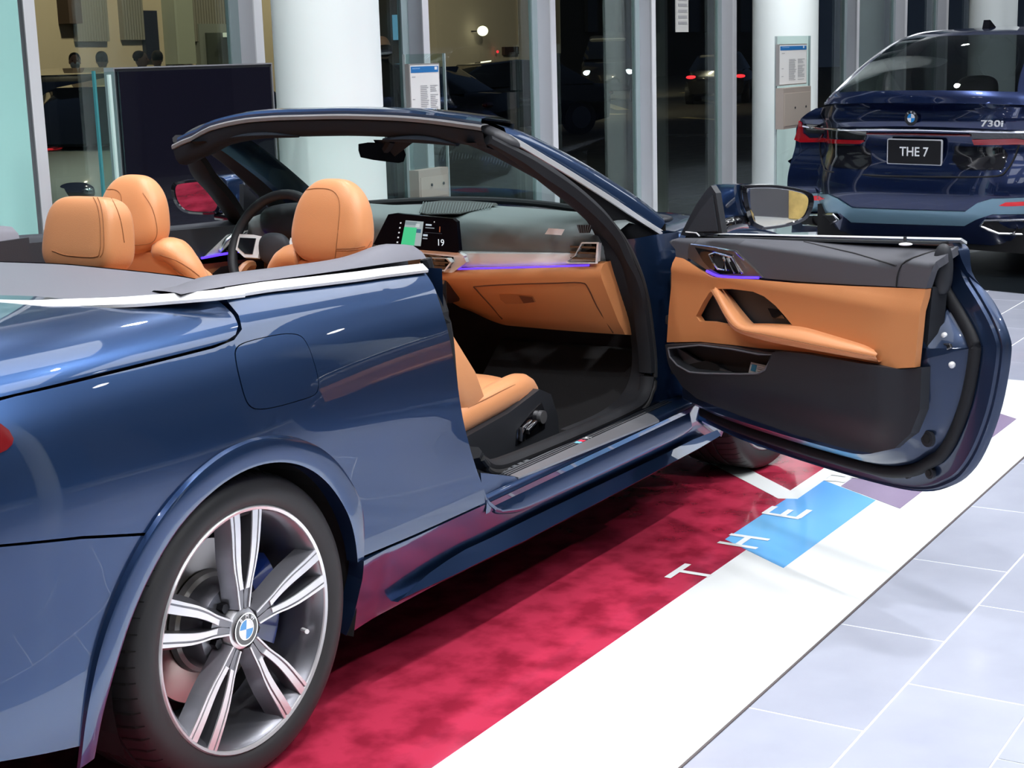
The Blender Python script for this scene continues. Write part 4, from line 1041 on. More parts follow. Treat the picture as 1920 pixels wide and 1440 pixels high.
# speaker grille on the dash top: fine ribs
def dtop(px, py): 
    P = at(px, py, 2, 1.003); return P
gp = [dtop(a, b) for a, b in ((790, 388), (796, 380), (830, 376), (880, 377), (930, 381), (934, 384), (900, 392), (862, 401), (800, 402), (786, 398))]
prism('speaker_grille', [p+np.array([0, 0, .0008]) for p in gp], (0, 0, -.002), mat('grille_dark', (.035, .04, .04), .6), DASH, 'ribbed speaker grille')
for k in range(26):
    px = 794+5.2*k; y0_, y1_ = 379+.02*(px-790), 401-.13*max(0, px-855)
    if y1_ < y0_+2: continue
    a, b = dtop(px, y0_), dtop(px-6, y1_); q = MB(); q.tube([a+np.array([0, 0, .0015]), b+np.array([0, 0, .0015])], .0016, 4); q.obj('grille_rib', DASHM, DASH)
# small vent and paper tag on the right of the dash
def dfx(px, py): return at(px, py, 0, 1.905)
vp_ = [dfx(*p) for p in ((1085, 421), (1114, 421), (1108, 436), (1090, 436))]
prism('demist_vent', [p-np.array([.012, 0, 0]) for p in vp_], (.006, 0, 0), BLACKP, DASH, 'small side window demister grille')
for k in range(6):
    u = (k+.5)/6; a = vp_[0]*(1-u)+vp_[1]*u; b = vp_[3]*(1-u)+vp_[2]*u; q = MB(); q.tube([a-np.array([.013, 0, 0]), b-np.array([.013, 0, 0])], .0012, 4); q.obj('grille_rib', DASHM, DASH)
pt = [dfx(*p) for p in ((1033, 427), (1063, 429), (1057, 440), (1026, 438))]
prism('paper_tag', [p-np.array([.015, 0, 0]) for p in pt], (.0008, 0, 0), mat('tag_white', (.92, .92, .94), .6), DASH, 'small white tag')
# instrument pod and steering wheel
superell('instrument_pod', (1.86, .37, .965), (.14, .42, .13), BLACKP, DASH, 3, 3)
sc_ = np.array([1.665, .37, .905]); tilt = math.radians(24)
sxv = np.array([0, 1, 0]); szv = np.array([math.sin(tilt), 0, math.cos(tilt)])
STW = sweep_obj('steering_wheel', [sc_+.182*(math.cos(a)*sxv+math.sin(a)*szv) for a in np.linspace(0, 2*PI, 48, endpoint=False)], csec(.017, 10), BLACKP, CAR, True, label='thick black steering wheel')
fw = norm(np.cross(sxv, szv))
def sw(a, b, c=0): return tuple(sc_+a*sxv+b*szv+c*fw)
superell('hub', sw(0, -.01), (.05, .13, .11), BLEATHER, STW, 2.5, 2.5)
for s_ in (-1, 1):
    pts = [sw(s_*.165, .035, -.006), sw(s_*.165, -.02, -.006), sw(s_*.12, -.045, -.006), sw(s_*.06, -.045, -.006), sw(s_*.06, .03, -.006), sw(s_*.10, .035, -.006)]
    prism('spoke', pts, tuple(fw*.012), SATIN, STW, 'aluminium spoke')
    pts = [sw(s_*.155, .022, -.009), sw(s_*.155, -.012, -.009), sw(s_*.118, -.033, -.009), sw(s_*.085, -.033, -.009), sw(s_*.085, .022, -.009)]
    prism('button_pad', pts, tuple(fw*.006), GLOSS, STW)
q = MB(); q.tube([sw(0, -.02), tuple(sc_+np.array([.25, 0, -.10]))], .04, 10); q.obj('column', BLACKP, STW)

# ---- seats
def seat_back_obj(name, sections, mt, parent, label=None, n=24, e=3.0):
    rings = []
    for (cx, cy, cz, w_, d_, tl) in sections:
        r_ = []
        for k in range(n):
            a = 2*PI*k/n; ca, sa = math.cos(a), math.sin(a)
            u = math.copysign(abs(ca)**(2/e), ca)*d_/2; v = math.copysign(abs(sa)**(2/e), sa)*w_/2
            bol = .022*(abs(v)/(w_/2))**3 if u < 0 else 0
            bol2 = .075*(abs(v)/(w_/2))**3 if u > 0 else 0
            r_.append((cx+(u+bol2)*math.cos(tl), cy+v, cz-(u+bol2)*math.sin(tl)))
        rings.append(r_)
    return loft(name, rings, mt, parent, True, True, 60, label)
def head(name, c, w_, d_, h_, parent, label, tp=.34, e=(3.0, 3.2)):
    def fn(x, y, z):
        t = (z+1)/2; s_ = 1.0-tp*t**2.3-.05*(1-t)**4
        return [x*(1-.25*t*t)+ .12*t, y*s_, z]
    o = superell(name, c, (d_, w_, h_), TAN, parent, e[0], e[1], fn, 56, 36, Matrix.Rotation(math.radians(8), 3, 'Y'), label)
    return o
def stitch(parent, pts, r=.0016):
    q = MB(); q.tube(pts, r, 5); return q.obj('stitch_line', STITCH, parent)
def front_seat(yc, lab):
    x0 = 1.02
    secs = [(1.285, yc, .46, .50, .18, .30), (1.262, yc, .55, .55, .195, .30), (1.212, yc, .66, .545, .180, .32), (1.140, yc, .78, .50, .150, .33), (1.08, yc, .87, .455, .125, .34), (1.055, yc, .925, .40, .105, .35), (1.045, yc, .953, .33, .085, .35), (1.04, yc, .965, .24, .05, .35)]
    s = seat_back_obj('front_seat', secs, TAN, CAR, lab)
    # shoulder wings
    for s_ in (-1, 1):
        sweep_obj('shoulder_bolster', spl([(1.075, yc+s_*.215, .86), (1.05, yc+s_*.19, .93), (1.04, yc+s_*.155, .968), (1.045, yc+s_*.11, .972)], 5), csec(.046, 14, 1.15, .82), TAN, s, smooth=True)
    head('headrest', (1.035, yc, 1.075), .262, .115, .235, s, 'rounded tan leather headrest')
    for s_ in (-1, 1):
        q = MB(); q.tube([(1.035, yc+s_*.05, .90), (1.035, yc+s_*.05, 1.0)], .007, 8); q.obj('headrest_post', CHROME, s, 40)
    # cushion
    def cu(x, y, z):
        return [x, y*(1-.06*max(0, x)**2), z + .35*(abs(y)**4)*(1 if z > 0 else 0) - .0*x]
    superell('cushion', (1.42, yc, .465), (.54, .42, .16), TAN, s, 3.2, 4, cu, 36, 18, Matrix.Rotation(math.radians(-4), 3, 'Y'), 'tan leather seat cushion')
    superell('thigh_support', (1.625, yc, .478), (.16, .37, .115), TAN, s, 2.6, 4)
    for s_ in (-1, 1):
        sweep_obj('cushion_bolster', spl([(1.15, yc+s_*.232, .485), (1.27, yc+s_*.240, .502), (1.44, yc+s_*.243, .518), (1.57, yc+s_*.237, .522), (1.645, yc+s_*.224, .500), (1.67, yc+s_*.215, .465)], 6), csec(.046, 14, .9, 1.05), TAN, s, smooth=True, label='stitched side bolster')
        stitch(s, spl([(1.17, yc+s_*.262, .520), (1.36, yc+s_*.275, .542), (1.53, yc+s_*.271, .550), (1.64, yc+s_*.256, .528)], 6))
        # valance
        pr = [(1.02, .30), (1.02, .44), (1.14, .455), (1.44, .483), (1.62, .518), (1.685, .490), (1.725, .41), (1.73, .30)]
        prism('seat_valance', [(x, yc+s_*.295, z) for x, z in pr], (0, -s_*.03, 0), BLACKP, s, 'black plastic seat side panel')
    q = MB(); q.box((1.05, yc-.22, .275), (1.68, yc+.22, .41)); q.obj('seat_base', BLACKP, s)
    s_ = -1 if yc < 0 else 1
    yf = yc+s_*.297
    panel('switch_plate', [(1.42, .385), (1.43, .43), (1.50, .46), (1.575, .485), (1.60, .44), (1.59, .40)], lambda x, z: (x+.05, yf, z-.008), GLOSS, s, .03, (), .004, ref=(0, s_, 0))
    rbox('seat_switch', (1.55, yf+s_*.008, .417), (.055, .016, .018), CHROME, s, .004, rot=Matrix.Rotation(-.35, 3, 'Y'))
    rbox('seat_switch', (1.495, yf+s_*.008, .407), (.018, .016, .042), CHROME, s, .004, rot=Matrix.Rotation(.25, 3, 'Y'))
    q = MB(); q.tube([(1.612, yf, .435), (1.612, yf+s_*.014, .435)], .020, 20); q.obj('lumbar_dial', mat('dial_grey', (.22, .22, .23), .35, .7), s, 40)
    return s
SP = front_seat(-.375, 'tan leather passenger seat beside the open door')
SD = front_seat(.375, 'tan leather driver seat')
# rear seat
def rb_(y, lab):
    secs = [(.46, y, .46, .56, .12, .2), (.40, y, .62, .58, .14, .3), (.34, y, .80, .57, .13, .3), (.29, y, .93, .50, .11, .3), (.275, y, .985, .44, .08, .3), (.27, y, 1.0, .34, .04, .3)]
    return seat_back_obj('rear_seat', secs, TAN, CAR, lab)
RR = rb_(-.33, 'tan leather right rear seat'); RL = rb_(.36, 'tan leather left rear seat')
hc = at(163, 423, 1, -.225); 
head('headrest', (hc[0], hc[1], 1.117), .240, .115, .182, RR, 'squarish tan leather headrest', .16, (4.2, 5.))
head('headrest', (hc[0], .36, 1.117), .240, .115, .182, RL, 'squarish tan leather headrest', .16, (4.2, 5.))
for y in (hc[1]-.075, hc[1]+.075, .285, .435):
    q = MB(); q.tube([(hc[0]-.03, y, .94), (hc[0]-.03, y, 1.05)], .008, 10); q.obj('headrest_post', CHROME, RR if y < 0 else RL, 40)
superell('rear_cushion', (.62, 0, .50), (.46, 1.20, .16), TAN, CAR, 3, 6)
q = MB(); q.box((.10, -.70, .28), (.14, .70, 1.02)); q.obj('rear_bulkhead', BLEATHER, CAR)
# stitched seams on the head restraints
from mathutils.bvhtree import BVHTree
def seam_on(ob, lines, host, r_=.0013):
    bv = BVHTree.FromPolygons([v.co.copy() for v in ob.data.vertices], [tuple(p.vertices) for p in ob.data.polygons])
    for ln in lines:
        pts = []
        for a, b in spl(ln, 5):
            loc, n_, i, d = bv.ray_cast(Vector(CAM), Vector(ray(a, b)))
            if loc is not None: pts.append(np.array(loc+n_*.0004))
        if len(pts) > 2:
            q = MB(); q.tube(pts, r_, 5); q.obj('stitch_line', STITCH, host)
hr = {id(c.parent): c for c in []}
def hd_of(s): return [c for c in s.children if c.name.startswith('headrest') and 'post' not in c.name][0]
seam_on(hd_of(SP), [[(543, 392), (556, 366), (580, 355), (612, 354), (630, 363), (637, 385), (634, 430), (630, 470), (627, 494)], [(631, 470), (660, 469), (686, 465), (696, 452)], [(631, 466.5), (660, 465.5), (684, 462)]], SP)
def all_ray(s):
    return [c for c in s.children if c.name.split('.')[0] in ('cushion_bolster', 'cushion', 'thigh_support')]
for c in all_ray(SP):
    if c.name.startswith('cushion_bolster'): seam_on(c, [[(892, 822), (925, 795), (960, 762), (990, 738), (1008, 733)], [(905, 822), (945, 797), (980, 764), (1005, 742)]], SP)
for c in SD.children:
    if c.name.startswith('shoulder_bolster') and c.data.vertices[0].co.y < .375: seam_on(c, [[(252, 486), (262, 482), (290, 489), (320, 501), (345, 516)], [(300, 478), (330, 488), (355, 503), (374, 518)]], SD)
seam_on(hd_of(SD), [[(191, 357), (212, 355), (224, 361), (228, 374), (227, 400)], [(268, 362), (285, 390), (294, 425), (292, 446), (279, 457), (243, 460)]], SD)
seam_on(hd_of(RR), [[(95, 374), (104, 364), (126, 359), (152, 360), (170, 366), (181, 381), (187, 407), (189, 451), (187, 471), (178, 482), (126, 479), (98, 470)], [(104, 360), (126, 355), (154, 356), (175, 362), (187, 379), (193, 407), (195, 451), (193, 473), (188, 482)], [(202, 359), (218, 390), (227, 418), (233, 455)]], RR)

# ---- wheels
def wheel(c, side, label, steer=0.):
    M = Matrix.Translation(Vector((c[0], c[1], c[2]))) @ Matrix.Rotation(steer, 4, 'Z')
    if side > 0: M = M @ Matrix.Rotation(PI, 4, 'Z')
    # local: outboard is -y
    def lathe(prof, n=96):
        V = []; F = []; m_ = len(prof)
        for k in range(n):
            a = 2*PI*k/n
            for (r_, y) in prof: V.append((r_*math.cos(a), y, r_*math.sin(a)))
        for k in range(n):
            for j in range(m_-1): F.append((k*m_+j, k*m_+j+1, ((k+1) % n)*m_+j+1, ((k+1) % n)*m_+j))
        return V, F
    R0 = .262
    V, F = lathe([(R0-.009, .04), (R0-.0095, -.002), (R0-.006, -.011), (R0+.000, -.014), (R0+.003, -.010), (R0+.004, .005)])
    W = mesh('wheel', V, F, MACHINED, CAR, 30, label); W.matrix_local = M
    V, F = lathe([(R0-.008, -.008), (R0-.016, .000), (R0-.030, .035), (R0-.034, .10), (R0-.046, .12), (R0-.044, .20), (R0-.020, .225)])
    mesh('rim_barrel', V, F, GUNMETAL, W, 30, 'dark grey rim barrel')
    tyre = [(R0+.001, -.008), (R0+.010, -.016), (R0+.022, -.020), (R0+.040, -.021), (R0+.056, -.014), (R0+.066, -.002), (R0+.071, .012), (R0+.073, .040)]
    gro = []
    for y in (.075, .115, .155): gro += [(R0+.0735, y-.005), (R0+.067, y-.0045), (R0+.067, y+.0045), (R0+.0735, y+.005)]
    V, F = lathe(tyre+gro+[(R0+.073, .20), (R0+.066, .235), (R0+.04, .252), (R0+.01, .246), (R0, .235)], 128)
    T = mesh('tyre', V, F, RUBBER, W, 30, 'low profile black tyre')
    # shoulder sipes
    V = []; F = []
    for k in range(64):
        a = 2*PI*k/64
        for (aa, r_, y) in ((a, R0+.0720, .012), (a+.016, R0+.0722, .012), (a+.038, R0+.0750, .066), (a+.020, R0+.0750, .066)): V.append((r_*math.cos(aa), y, r_*math.sin(aa)))
        for (aa, r_, y) in ((a-.004, R0+.064, -.0062), (a+.003, R0+.064, -.0062)): V.append((r_*math.cos(aa), y-.0015, r_*math.sin(aa)))
        b = len(V)-6; F += [(b, b+1, b+2, b+3), (b+4, b+5, b+1, b)]
    o = mesh('tread_sipes', V, F, mat('sipe_black', (.004, .004, .004), .9), W); o['kind'] = 'stuff'
    # hub face
    V, F = lathe([(.0, .004), (.036, .004), (.043, .006), (.047, .014), (.048, .05)], 60)
    mesh('hub', V, F, MACHINED, W, 35)
    V, F = lathe([(.03, .03), (.090, .040), (.098, .055), (.10, .12)], 60); mesh('hub_carrier', V, F, GUNMETAL, W, 35)
    # spokes: five pairs, each pair with a dark body and bright machined faces
    def yf(r_): return .006-.010*sstep(.05, .24, r_)-.004
    def outer(r_): return lerp_tab([.045, .07, .10, .13, .165, .21, .254], [.016, .020, .025, .033, .040, .0445, .049], r_)
    def inner(r_): return lerp_tab([.045, .083, .10, .13, .165, .21, .254], [.0005, .0005, .0045, .0105, .0145, .0165, .0185], r_)
    rr = [.045, .06, .075, .088, .10, .115, .13, .147, .165, .188, .21, .232, .2545]
    def strip_rt(name, tA, tB, dy0, dy1, mt, sgn, a0, rs_, lab=None):
        V = []; F = []; ca, sa = math.cos(a0), math.sin(a0)
        for r_ in rs_:
            for t, dy in ((tA(r_), dy1), (tA(r_), dy0), (tB(r_), dy0), (tB(r_)+(.013 if dy1 > .02 and name == 'spoke' else 0), dy1)):
                t *= sgn; V.append((r_*ca-t*sa, yf(r_)+dy, r_*sa+t*ca))
        n_ = len(rs_)
        for i in range(n_-1):
            for j in range(3): F.append((i*4+j, i*4+j+1, (i+1)*4+j+1, (i+1)*4+j))
        F += [(0, 1, 2, 3), ((n_-1)*4, (n_-1)*4+1, (n_-1)*4+2, (n_-1)*4+3)]
        o_ = mesh(name, V, F, mt, W, None, lab)
        bm = bmesh.new(); bm.from_mesh(o_.data); bmesh.ops.recalc_face_normals(bm, faces=bm.faces); bm.to_mesh(o_.data); bm.free()
        return o_
    base = math.radians(86.5)
    for k in range(5):
        a0 = base+2*PI*k/5
        for sg in (-1, 1):
            strip_rt('spoke', lambda r_: inner(r_)+.001, lambda r_: outer(r_), .0, .034+.0, GUNMETAL, sg, a0, rr, 'dark grey spoke arm' if k == 0 and sg < 0 else None)
            strip_rt('spoke_face', lambda r_: inner(r_)+.0015, lambda r_: inner(r_)+.0015+max(.0035, (outer(r_)-inner(r_))*.56), -.003, .001, MACHINED, sg, a0, [r_ for r_ in rr if r_ > .08], 'bright machined spoke face' if k == 0 and sg < 0 else None)
            strip_rt('spoke_edge', lambda r_: outer(r_)-max(.0040, .0078*(r_/.25)), lambda r_: outer(r_), -.003, .001, MACHINED, sg, a0, rr)
        # web joining the pair near the hub
        strip_rt('spoke_web', lambda r_: -inner(r_)-.002, lambda r_: inner(r_)+.002, .004, .03, GUNMETAL, 1, a0, [.045, .06, .075, .09, .102])
        # bolt between pairs
        ab = a0+PI/5
        q = MB(); bx, bz_ = .056*math.cos(ab), .056*math.sin(ab)
        q.tube([(bx*1.12, .055, bz_*1.12), (bx*1.12, .020, bz_*1.12)], .011, 6); q.obj('wheel_bolt', mat('bolt_black', (.03, .03, .035), .35, .8), W, 30)
        q = MB(); q.tube([(bx*1.12, .06, bz_*1.12), (bx*1.12, .045, bz_*1.12)], .019, 20); q.obj('bolt_recess', DARK, W, 30)
    emb = Matrix.Translation(Vector((0, -.002, 0))) @ Matrix.Rotation(PI/2, 4, 'X') @ Matrix.Rotation(math.radians(-8), 4, 'Z')
    roundel(emb, .036, W, False)
    va = math.radians(-20); q = MB(); q.tube([(.222*math.cos(va), .02, .222*math.sin(va)), (.205*math.cos(va), -.006, .205*math.sin(va))], .0055, 8); q.obj('tyre_valve', SATIN, W, 40, 'short metal tyre valve')
    # brake
    V, F = lathe([(.075, .10), (.105, .098), (.107, .115), (.178, .116), (.180, .122), (.180, .14)], 80)
    mesh('brake_disc', V, F, add_bump(mat('brake_steel', (.50, .47, .44), .28, 1.), 40, .1), W, 35, 'plain steel brake disc')
    V, F = lathe([(.0, .075), (.070, .075), (.080, .082), (.108, .098), (.112, .112)], 60); mesh('disc_bell', V, F, mat('disc_bell_metal', (.33, .32, .31), .4, .9), W, 35)
    V = []; pa = [math.radians(a) for a in np.linspace(-32, 32, 13)]; F = []
    for a in pa:
        for (r_, y) in ((.118, .065), (.118, .14), (.196, .14), (.200, .085), (.185, .062)): V.append((r_*math.cos(a), y, r_*math.sin(a)))
    for i in range(12):
        for j in range(5): F.append((i*5+j, i*5+(j+1) % 5, (i+1)*5+(j+1) % 5, (i+1)*5+j))
    F += [(0, 1, 2, 3, 4), tuple(range(60, 65))[::-1]]
    mesh('brake_caliper', V, F, mat('caliper_blue', (.01, .035, .22), .3, coat=1), W, 35, 'blue brake caliper')
    return W
wheel((WC[0], -.893, WC[1]+.0095), -1, 'rear right wheel with five twin spokes')
wheel((WF[0], -.885, WF[1]+.0095), -1, 'front right wheel', math.radians(-3))
wheel((WC[0], .893, WC[1]+.0095), 1, 'rear left wheel')
wheel((WF[0], .885, WF[1]+.0095), 1, 'front left wheel', math.radians(-3))

# ---- open right door, hinged at the wing
TH = math.radians(60); HG = np.array([2.205, -.885, 0.]); DA = np.array([-math.cos(TH), -math.sin(TH), 0]); DN = np.array([math.sin(TH), -math.cos(TH), 0])
def dw(s_, n_, z): p = HG+DA*s_+DN*n_; return (p[0], p[1], z)
def dp(px, py, n_):
    P = hit(px, py, HG+DN*n_, DN); return (float((P-HG)@DA), float(P[2]))
def out_n(s_, z):      # outer skin bulge, metres outboard of the hinge plane
    x = 2.205-s_; return (H(x, z)-.885)
outl_px = [(1300, 436), (1400, 440), (1500, 444), (1600, 448), (1700, 451), (1793, 455), (1806, 470), (1830, 508), (1855, 550), (1880, 595), (1894, 632), (1897, 655), (1892, 700), (1880, 760), (1862, 815), (1840, 862), (1815, 895), (1790, 910), (1760, 919), (1720, 918), (1670, 908), (1600, 889), (1500, 858), (1400, 823), (1330, 797), (1297, 782)]
NOUT = .035
OUT = [dp(a, b, NOUT if b > 470 else .0) for a, b in outl_px]
OUT[0] = (.03, .918)
OUT[-1] = (.03, .325)
OUT[-2] = (.09, .318)
OUT = [tuple(p) for p in OUT]
def dskin(s_, z): return dw(s_, max(.0, min(.036, out_n(s_, z)+.0)), z)
DOOR = panel('right_door', OUT, lambda s_, z: dw(s_, NOUT-.05*sstep(.86, 1.0, z)*1.0-.02*sstep(.45, .30, z), z), PAINT, CAR, .04, (), 0, ref=tuple(DN), label='opened right door')
def inset(poly, d):
    P = np.array(poly); n = len(P); out = []
    for i in range(n):
        a, b, c = P[i-1], P[i], P[(i+1) % n]; t1 = norm(b-a); t2 = norm(c-b); nn = norm(np.array([-(t1+t2)[1], (t1+t2)[0]]))
        out.append(b+nn*d)
    return out
sgn_ = 1 if (lambda P: sum(P[i-1][0]*P[i][1]-P[i][0]*P[i-1][1] for i in range(len(P))))(OUT) > 0 else -1
OS = [tuple(p) for p in OUT[5:-1]]     # from the top rear corner round to the front foot
OS = [tuple(p) for p in spl(OS, 3)]
def nvec(i, P):
    a = np.array(P[max(0, i-1)]); b = np.array(P[min(len(P)-1, i+1)]); t = norm(b-a); return np.array([-t[1], t[0]])*sgn_
nv = [nvec(i, OS) for i in range(len(OS))]
for _ in range(3): nv = [norm(nv[max(0, i-1)]+nv[i]+nv[min(len(nv)-1, i+1)]) for i in range(len(nv))]
def jrail(d, n_, low=1.):
    out = []
    for i, (p, v) in enumerate(zip(OS, nv)):
        f = i/(len(OS)-1); k = 1.0 - .35*sstep(.62, .80, f) + 0.0
        q_ = np.array(p)+v*d*k
        n0 = NOUT-.05*sstep(.86, 1.0, p[1])-.02*sstep(.45, .30, p[1])
        out.append(dw(q_[0], n_ if n_ is not None else n0, q_[1]))
    return out
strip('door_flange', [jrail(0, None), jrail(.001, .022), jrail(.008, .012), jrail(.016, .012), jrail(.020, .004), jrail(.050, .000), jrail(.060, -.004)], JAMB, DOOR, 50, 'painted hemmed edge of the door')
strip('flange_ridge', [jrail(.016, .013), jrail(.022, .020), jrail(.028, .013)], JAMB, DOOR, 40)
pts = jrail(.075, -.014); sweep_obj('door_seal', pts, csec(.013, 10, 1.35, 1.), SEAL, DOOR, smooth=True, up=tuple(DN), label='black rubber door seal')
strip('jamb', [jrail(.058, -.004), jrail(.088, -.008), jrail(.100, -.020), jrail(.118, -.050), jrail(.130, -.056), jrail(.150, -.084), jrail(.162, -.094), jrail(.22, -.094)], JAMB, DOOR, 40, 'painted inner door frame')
# card surfaces on the cabin side (n negative)
NC = -.100
card_all = [dp(a, b, NC) for a, b in ((1268, 492), (1330, 515), (1400, 525), (1500, 527), (1740, 539), (1742, 542), (1728, 690), (1716, 770), (1700, 815), (1672, 842), (1630, 851), (1580, 843), (1480, 815), (1380, 780), (1300, 748), (1275, 725), (1262, 690), (1258, 640))]
def CARD(n_, amp=0):
    return lambda s_, z: dw(s_, n_, z)
ref = tuple(-DN)
panel('card_back', card_all, CARD(NC+.012), BLACKP, DOOR, .08, (), .05, ref=ref)
def upper(s_, z):
    k_ = sstep(.25, 1.0, s_); wd = .014+.036*k_; dp_ = .035+.055*k_; zt_ = .934+.076*(s_/1.2); t = min(1.25, max(0, (z-(zt_-wd))/wd)); tt = t*t/(.5+t) if t < 1 else .667+(t-1)*.9
    return dw(s_, NC-.012+1.4*dp_*tt, z-.2*dp_*tt)
up_px = [(1266, 468), (1290, 450), (1300, 442), (1400, 441), (1500, 445), (1600, 449), (1700, 453), (1741, 457), (1750, 480), (1746, 510), (1736, 541), (1690, 538), (1600, 534), (1500, 528), (1424, 521), (1390, 490), (1375, 474), (1300, 458), (1290, 470), (1290, 487), (1267, 480)]
upz = []
for a, b in up_px:
    s_, z = dp(a, b, NC-.012); 
    if b < 456: s_, z = dp(a, b, NC+.06)
    upz.append((s_, z))
panel('card_upper', upz, upper, mat('door_pad_charcoal', (.07, .072, .085), .5), DOOR, .018, (), .02, ref=ref, label='charcoal padded door top')
q = MB(); q.tube([np.array(upper(*dp(a, b, NC+.01)))-DN*.002 for a, b in ((1486, 449), (1530, 458), (1600, 472), (1660, 487), (1694, 496))], .0015, 4); q.obj('stitch_line', mat('stitch_black', (.015, .015, .017), .8), DOOR)
q = MB(); q.tube(spl([np.array(upper(*dp(a, b, NC)))-DN*.002 for a, b in ((1744, 458), (1722, 468), (1702, 488), (1692, 510), (1688, 538))], 3), .002, 4); q.obj('panel_seam', DARK, DOOR)
tan_px = [(1270, 481), (1284, 484), (1300, 492), (1325, 508), (1345, 519), (1424, 523), (1500, 530), (1600, 536), (1690, 540), (1735, 542), (1728, 620), (1721, 688), (1685, 690), (1650, 681), (1600, 672), (1520, 660), (1470, 655), (1430, 652), (1380, 646), (1320, 640), (1256, 641), (1260, 580)]
hole_px = [(1350, 541), (1380, 541), (1420, 546), (1440, 555), (1460, 572), (1478, 592), (1492, 609), (1440, 607), (1410, 607), (1384, 612), (1340, 603), (1318, 602), (1311, 592), (1325, 565), (1336, 548)]
tanp = [dp(a, b, NC-.012) for a, b in tan_px]; holep = [dp(a, b, NC-.012) for a, b in hole_px]
def tcard(s_, z):
    z1 = .862-.02*s_; fold = .010*math.exp(-((z-(.80-.045*(s_-.5)))/.03)**2)*sstep(.55, .8, s_)
    return dw(s_, NC-.012-.012*sstep(.90, .84, z)+fold*0-.008*math.exp(-((z-.845)/.03)**2)*sstep(1.15, 1.0, s_), z)
panel('card_leather', tanp, tcard, TANP, DOOR, .02, [holep], .02, ref=ref, label='tan leather door card')
panel('card_recess', [tuple(np.mean(holep, 0)+(np.array(p)-np.mean(holep, 0))*1.04) for p in holep], CARD(NC+.010), BLACKP, DOOR, .05, (), .0, ref=ref, label='black recess behind the pull handle')
sp4 = [dp(a, b, NC+.009) for a, b in ((1441, 578), (1461, 580), (1473, 597), (1450, 596))]
panel('window_switch', sp4, CARD(NC+.006), GLOSS, DOOR, .03, (), .004, ref=ref)
# armrest: handle strut running down into a long rest
def dq(px, py, n_): s_, z = dp(px, py, n_); return dw(s_, n_, z)
def quad_strip(name, rails, mt, lab=None, sm=True):
    return strip(name, [spl([np.array(p) for p in r_], 4) for r_ in rails], mt, DOOR, sm, lab)
A_t = [(1347, 540), (1360, 556), (1380, 582), (1404, 606), (1440, 609), (1500, 612), (1560, 628), (1620, 646), (1640, 656)]
A_m = [(1340, 541), (1352, 560), (1368, 590), (1392, 613), (1440, 621), (1500, 633), (1560, 646), (1615, 657), (1645, 663)]
A_b = [(1333, 546), (1344, 566), (1358, 592), (1378, 620), (1430, 638), (1500, 652), (1560, 663), (1610, 672), (1647, 679)]
nn1 = [-.118, -.122, -.126, -.130, -.125, -.124, -.124, -.122, -.118]
nn2 = [-.134, -.146, -.155, -.165, -.172, -.172, -.168, -.158, -.140]
nn3 = [-.130, -.142, -.150, -.160, -.166, -.166, -.162, -.150, -.134]
r1 = [dq(a, b, n_) for (a, b), n_ in zip(A_t, nn1)]; r2 = [dq(a, b, n_) for (a, b), n_ in zip(A_m, nn2)]; r3 = [dq(a, b, n_) for (a, b), n_ in zip(A_b, nn3)]
r2b = [tuple(.5*np.array(a)+.5*np.array(b)-DN*.006+np.array([0, 0, .004])) for a, b in zip(r1, r2)]
r25 = [tuple(np.array(a)*.7+np.array(b)*.3-DN*.006) for a, b in zip(r2, r3)]
r4 = [tuple(np.array(p)+DN*(-(NC+.005)+n_)*-1+np.array([0, 0, .012])) for p, n_ in zip(r3, nn3)]
r0 = [tuple(np.array(p)+DN*.03+np.array([0, 0, -.01])) for p in r1]
r4 = [tuple(np.array(p)+DN*(NC+.004-n_)*-1*-1+np.array([0, 0, .004])) for p, n_ in zip(r3, nn3)]
quad_strip('armrest', [r0, r1, r2b, r2, r25, r3, r4], TAN, 'tan leather armrest and pull handle')
q = MB(); q.tube(spl([tuple(np.array(p)-DN*.004) for p in r25], 4), .0014, 4); q.obj('stitch_line', STITCH, DOOR)
# lower black bin
low_px = [(1256, 645), (1320, 643), (1380, 650), (1450, 661), (1470, 657), (1520, 662), (1600, 676), (1650, 685), (1685, 693), (1721, 691), (1718, 770), (1700, 815), (1672, 842), (1630, 851), (1580, 843), (1480, 815), (1380, 780), (1300, 748), (1275, 725), (1262, 690)]
bin_px = [(1262, 652), (1320, 646), (1380, 653), (1432, 663), (1456, 664), (1444, 692), (1430, 699), (1400, 700), (1330, 699), (1300, 697), (1278, 684), (1265, 668)]
lowp = [dp(a, b, NC-.03) for a, b in low_px]; binp = [dp(a, b, NC-.03) for a, b in bin_px]
def lowf(s_, z): return dw(s_, NC-.018-.030*sstep(.44, .56, z)*sstep(1.17, 1.05, s_), z)
panel('card_lower', lowp, lowf, BLACKP, DOOR, .022, [binp], .03, ref=ref, label='black plastic door bin')
sweep_obj('bin_edge', [tuple(np.array(lowf(*p))-DN*.0) for p in binp+binp[:1]], csec(.003, 6), mat('bin_edge_grey', (.10, .105, .12), .4), DOOR)
panel('bin_back', [tuple(np.mean(binp, 0)+(np.array(p)-np.mean(binp, 0))*1.15) for p in binp], CARD(NC+.02), DARK, DOOR, .06, (), 0, ref=ref)
cupp = [dp(a, b, NC+.0) for a, b in ((1266, 655), (1276, 652), (1312, 675), (1374, 697), (1290, 697), (1272, 680))]
panel('bin_shelf', cupp, lambda s_, z: dw(s_, NC-.01, z), mat('bin_grey', (.07, .075, .085), .45), DOOR, .04, (), .01, ref=ref)
cup2 = [dp(a, b, NC-.012) for a, b in ((1283, 686), (1300, 681), (1325, 676), (1342, 682), (1350, 690), (1344, 697), (1300, 697))]
panel('cup_hollow', cup2, CARD(NC-.012), DARK, DOOR, .04, (), 0, ref=ref)
